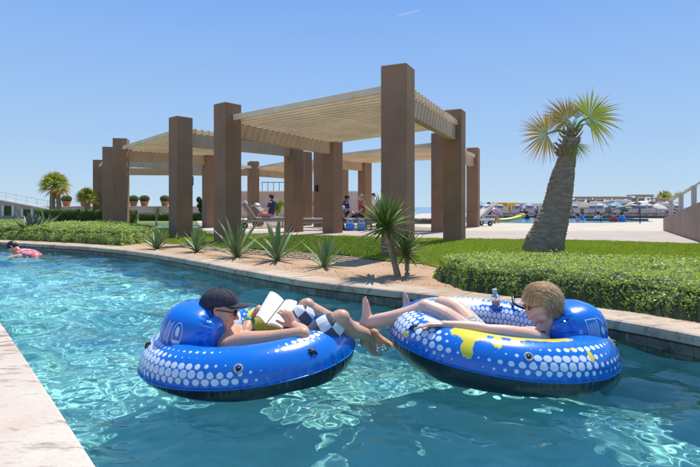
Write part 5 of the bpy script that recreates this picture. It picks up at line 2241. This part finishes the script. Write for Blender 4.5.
# ------------------------------------------------------------------ swimmer at the far left
sw = thing('person', (-6.43, 10.3, 0), 'swimmer in black cap and red flowered top, face down in the water', 'person')
OSW = sw.location
m = MB()
hs = Head((-6.78, 10.28, .17), (-.55, -.35, -.75), up=(-.6, 0, .8), k=1.0)
hs.build(m)
limb(m, [hs.p(-.03, 0, -.05), (-6.62, 10.3, .04), (-6.53, 10.3, .02)], [.05, .06, .10])
limb(m, [(-6.56, 10.3, .02), (-6.38, 10.32, -.02), (-6.20, 10.36, -.16)], [.13, .13, .12], flat=(1.3, .8))
limb(m, [(-6.53, 10.12, .0), (-6.73, 9.98, -.04), (-6.98, 9.96, -.03)], [.055, .042, .03])
limb(m, [(-6.53, 10.48, .0), (-6.78, 10.6, -.06), (-7.03, 10.6, -.05)], [.055, .042, .03])
hand(m, (-6.98, 9.96, -.03), (-1, 0, -.1), (0, 0, -1))
hand(m, (-7.03, 10.6, -.05), (-1, 0, -.1), (0, 0, -1))
for sg in (-.1, .1):
    limb(m, [(-6.18, 10.36 + sg, -.18), (-5.85, 10.4 + sg, -.32), (-5.5, 10.42 + sg, -.40)], [.09, .06, .04])
    foot(m, (-5.5, 10.42 + sg, -.40), (1, 0, -.2), (0, 0, -1), .9)
m.blob('body', M_skin_m, sw, OSW, .009, 2)
t = NT('flowered_cloth')
c = t.ramp(t.noise(16, 3), [(.40, (.62, .10, .12)), (.5, (.80, .35, .36)), (.58, (.80, .62, .55)), (.66, (.16, .05, .08))], 'CONSTANT')
t.color(c)
t.set(Roughness=.7)
m = MB()
limb(m, [(-6.56, 10.3, .03), (-6.38, 10.32, -.01), (-6.22, 10.36, -.14)], [.142, .145, .13], flat=(1.3, .82))
m.blob('flowered_top', t.m, sw, OSW, .01, 2)
m = MB().ell(hs.p(-.015, 0, .035), (.108, .088, .10), hs.M).ell(hs.p(-.06, 0, -.01), (.05, .06, .06), hs.M)
m.blob('swim_cap', M_rub, sw, OSW, .01, 2)

# splashes where feet meet the water
t = NT('white_foam')
t.color((.85, .9, .9))
t.set(Roughness=.15)
t.b.inputs['Transmission Weight'].default_value = .5
m = MB()
rr = random.Random(2)
for (x, y, n_, sx, sy) in ((.20, 3.58, 70, .10, .07), (-7.0, 10.2, 160, .35, .25)):
    for i in range(n_):
        r_ = rr.uniform(.002, .007) * (1 if y < 5 else 2.2)
        m.ell((x + rr.gauss(0, sx), y + rr.gauss(0, sy), rr.uniform(-.002, .018)), (r_ * rr.uniform(.8, 1.8), r_ * rr.uniform(.8, 1.6), r_ * .8), None, 6, 4)
o = m.build('splash', t.m, None, True)
o['kind'] = 'stuff'

# thin contrail high in the sky
t = NT('contrail_vapour')
t.color((.95, .95, .97))
t.set(Roughness=1)
b_ = P(408, 14, 900)
m = MB()
pts = [P(397, 15.6, 900), P(402, 15.2, 900), (P(409, 13.6, 900)), P(414.5, 12.0, 900), P(419, 10.8, 900)]
m.sweep(pts, [.6, 1.9, 1.3, 1.5, .7], 8, steps=5)
ct = m.build('contrail', t.m, None, True)
tag(ct, 'short thin white vapour streak high in the blue sky', 'contrail')


# small litter and pebbles on the planting bed
bedp = [(p.x, p.y) for p in offset(rb, .42) if -6 < p.x < 1.5][::3] + [(1.2, 6.6), (.9, 7.3), (0, 8.5), (-.92, 9.25), (-1.98, 9.95), (-3.2, 10.85), (-4.6, 11.9)]
n = 26000
X = -6 + rng.rand(n) * 7.6
Y = 5 + rng.rand(n) * 7.5
k = inside(bedp, X, Y)
X, Y = X[k][:5000], Y[k][:5000]
n = len(X)
M_litter = leafmat('dry_litter', (.16, .09, .05), (.50, .38, .26), .05)
leaves('litter', np.stack([X, Y, np.full(n, GZ + .004)], 1), np.tile(np.array([0, 0, 1.0]), (n, 1)), .010, M_litter, kind='stuff', jitter=.35)


# parasols and more loungers between the far pool and the cabanas
def copy_thing(o, parent=None):
    c = o.copy()
    link(c, parent)
    if parent is not None:
        c.matrix_parent_inverse = o.matrix_parent_inverse.copy()
    for ch in list(o.children):
        copy_thing(ch, c)
    return c


def parasol(px, Y, top_py, r_, mat, label):
    h = EYE - (top_py - HOR) / FPX * Y - GZ
    root = thing('parasol', (at(px, Y), Y, GZ), label, 'parasol', 'parasols on the beach side')
    MB().sweep([(0, 0, 0), (0, 0, h)], .03, 8).build('pole', M_white, root)
    vs, fs = [(0, 0, h)], []
    for k in range(8):
        a = 2 * math.pi * k / 8
        vs += [(r_ * .55 * math.cos(a), r_ * .55 * math.sin(a), h - .16), (r_ * math.cos(a), r_ * math.sin(a), h - .42), (r_ * math.cos(a), r_ * math.sin(a), h - .56)]
    for k in range(8):
        a, b = 1 + 3 * k, 1 + 3 * ((k + 1) % 8)
        fs += [(0, a, b), (a, a + 1, b + 1, b), (a + 1, a + 2, b + 2, b + 1)]
    mk('canopy', vs, fs, mat, root)
    MB().lathe([(.001, 0), (.25, 0), (.25, .06), (.001, .08)], (0, 0, 0), 12).build('base', M_wick, root)


for px, Y, tp, r_, mt, lab in ((481, 44, 201, .95, CD['teal'], 'pale teal parasol at the right foot of the last pergola column'),
                               (493, 45, 202, .9, CD['tan'], 'tan parasol just left of the orange cabana'),
                               (528, 43, 203, .8, CD['grey'], 'grey parasol between the yellow cabana and the palm'),
                               (585, 43, 202.5, .9, CD['tan'], 'tan parasol just right of the palm trunk'),
                               (600, 43, 203, .9, CD['pink'], 'pink parasol at the low end of the handrail'),
                               (615, 42, 202, .8, CD['teal'], 'teal parasol under the sloping handrail'),
                               (631, 42, 203, .9, CD['tan'], 'tan parasol left of the handrail end post'),
                               (646, 41, 202.5, .8, CD['pink'], 'pink parasol right of the handrail end post'),
                               (657, 41, 203.5, .8, CD['cream'], 'cream parasol at the left foot of the ramp wall')):
    parasol(px, Y, tp, r_, mt, lab)
base = lounger('grey lounger on the beach side, leftmost under the teal parasol', at(484, 39), 39, R(80), M_mat, M_wick, 50, group='loungers on the far side of the pool')
for k, (px, lab) in enumerate(((492, 'second far lounger, in front of the tan parasol'), (503, 'far lounger in front of the orange cabana'), (514, 'far lounger in front of the yellow cabana'), (530, 'far lounger in front of the grey parasol'),
                               (579, 'far lounger just right of the palm trunk'), (590, 'far lounger in front of the cream cabana'), (601, 'far lounger in front of the pink parasol'), (618, 'far lounger behind the red wader'),
                               (633, 'far lounger just left of the handrail end'), (645, 'far lounger just right of the handrail end'), (655, 'far lounger at the left foot of the ramp wall'))):
    c = copy_thing(base)
    c.location = (at(px, 38.5 + (k % 3) * .6), 38.5 + (k % 3) * .6, GZ + .02)
    c.rotation_euler = (0, 0, R(70 + 25 * math.sin(k * 2.1)))
    c['label'] = lab
sw.location.x -= .16
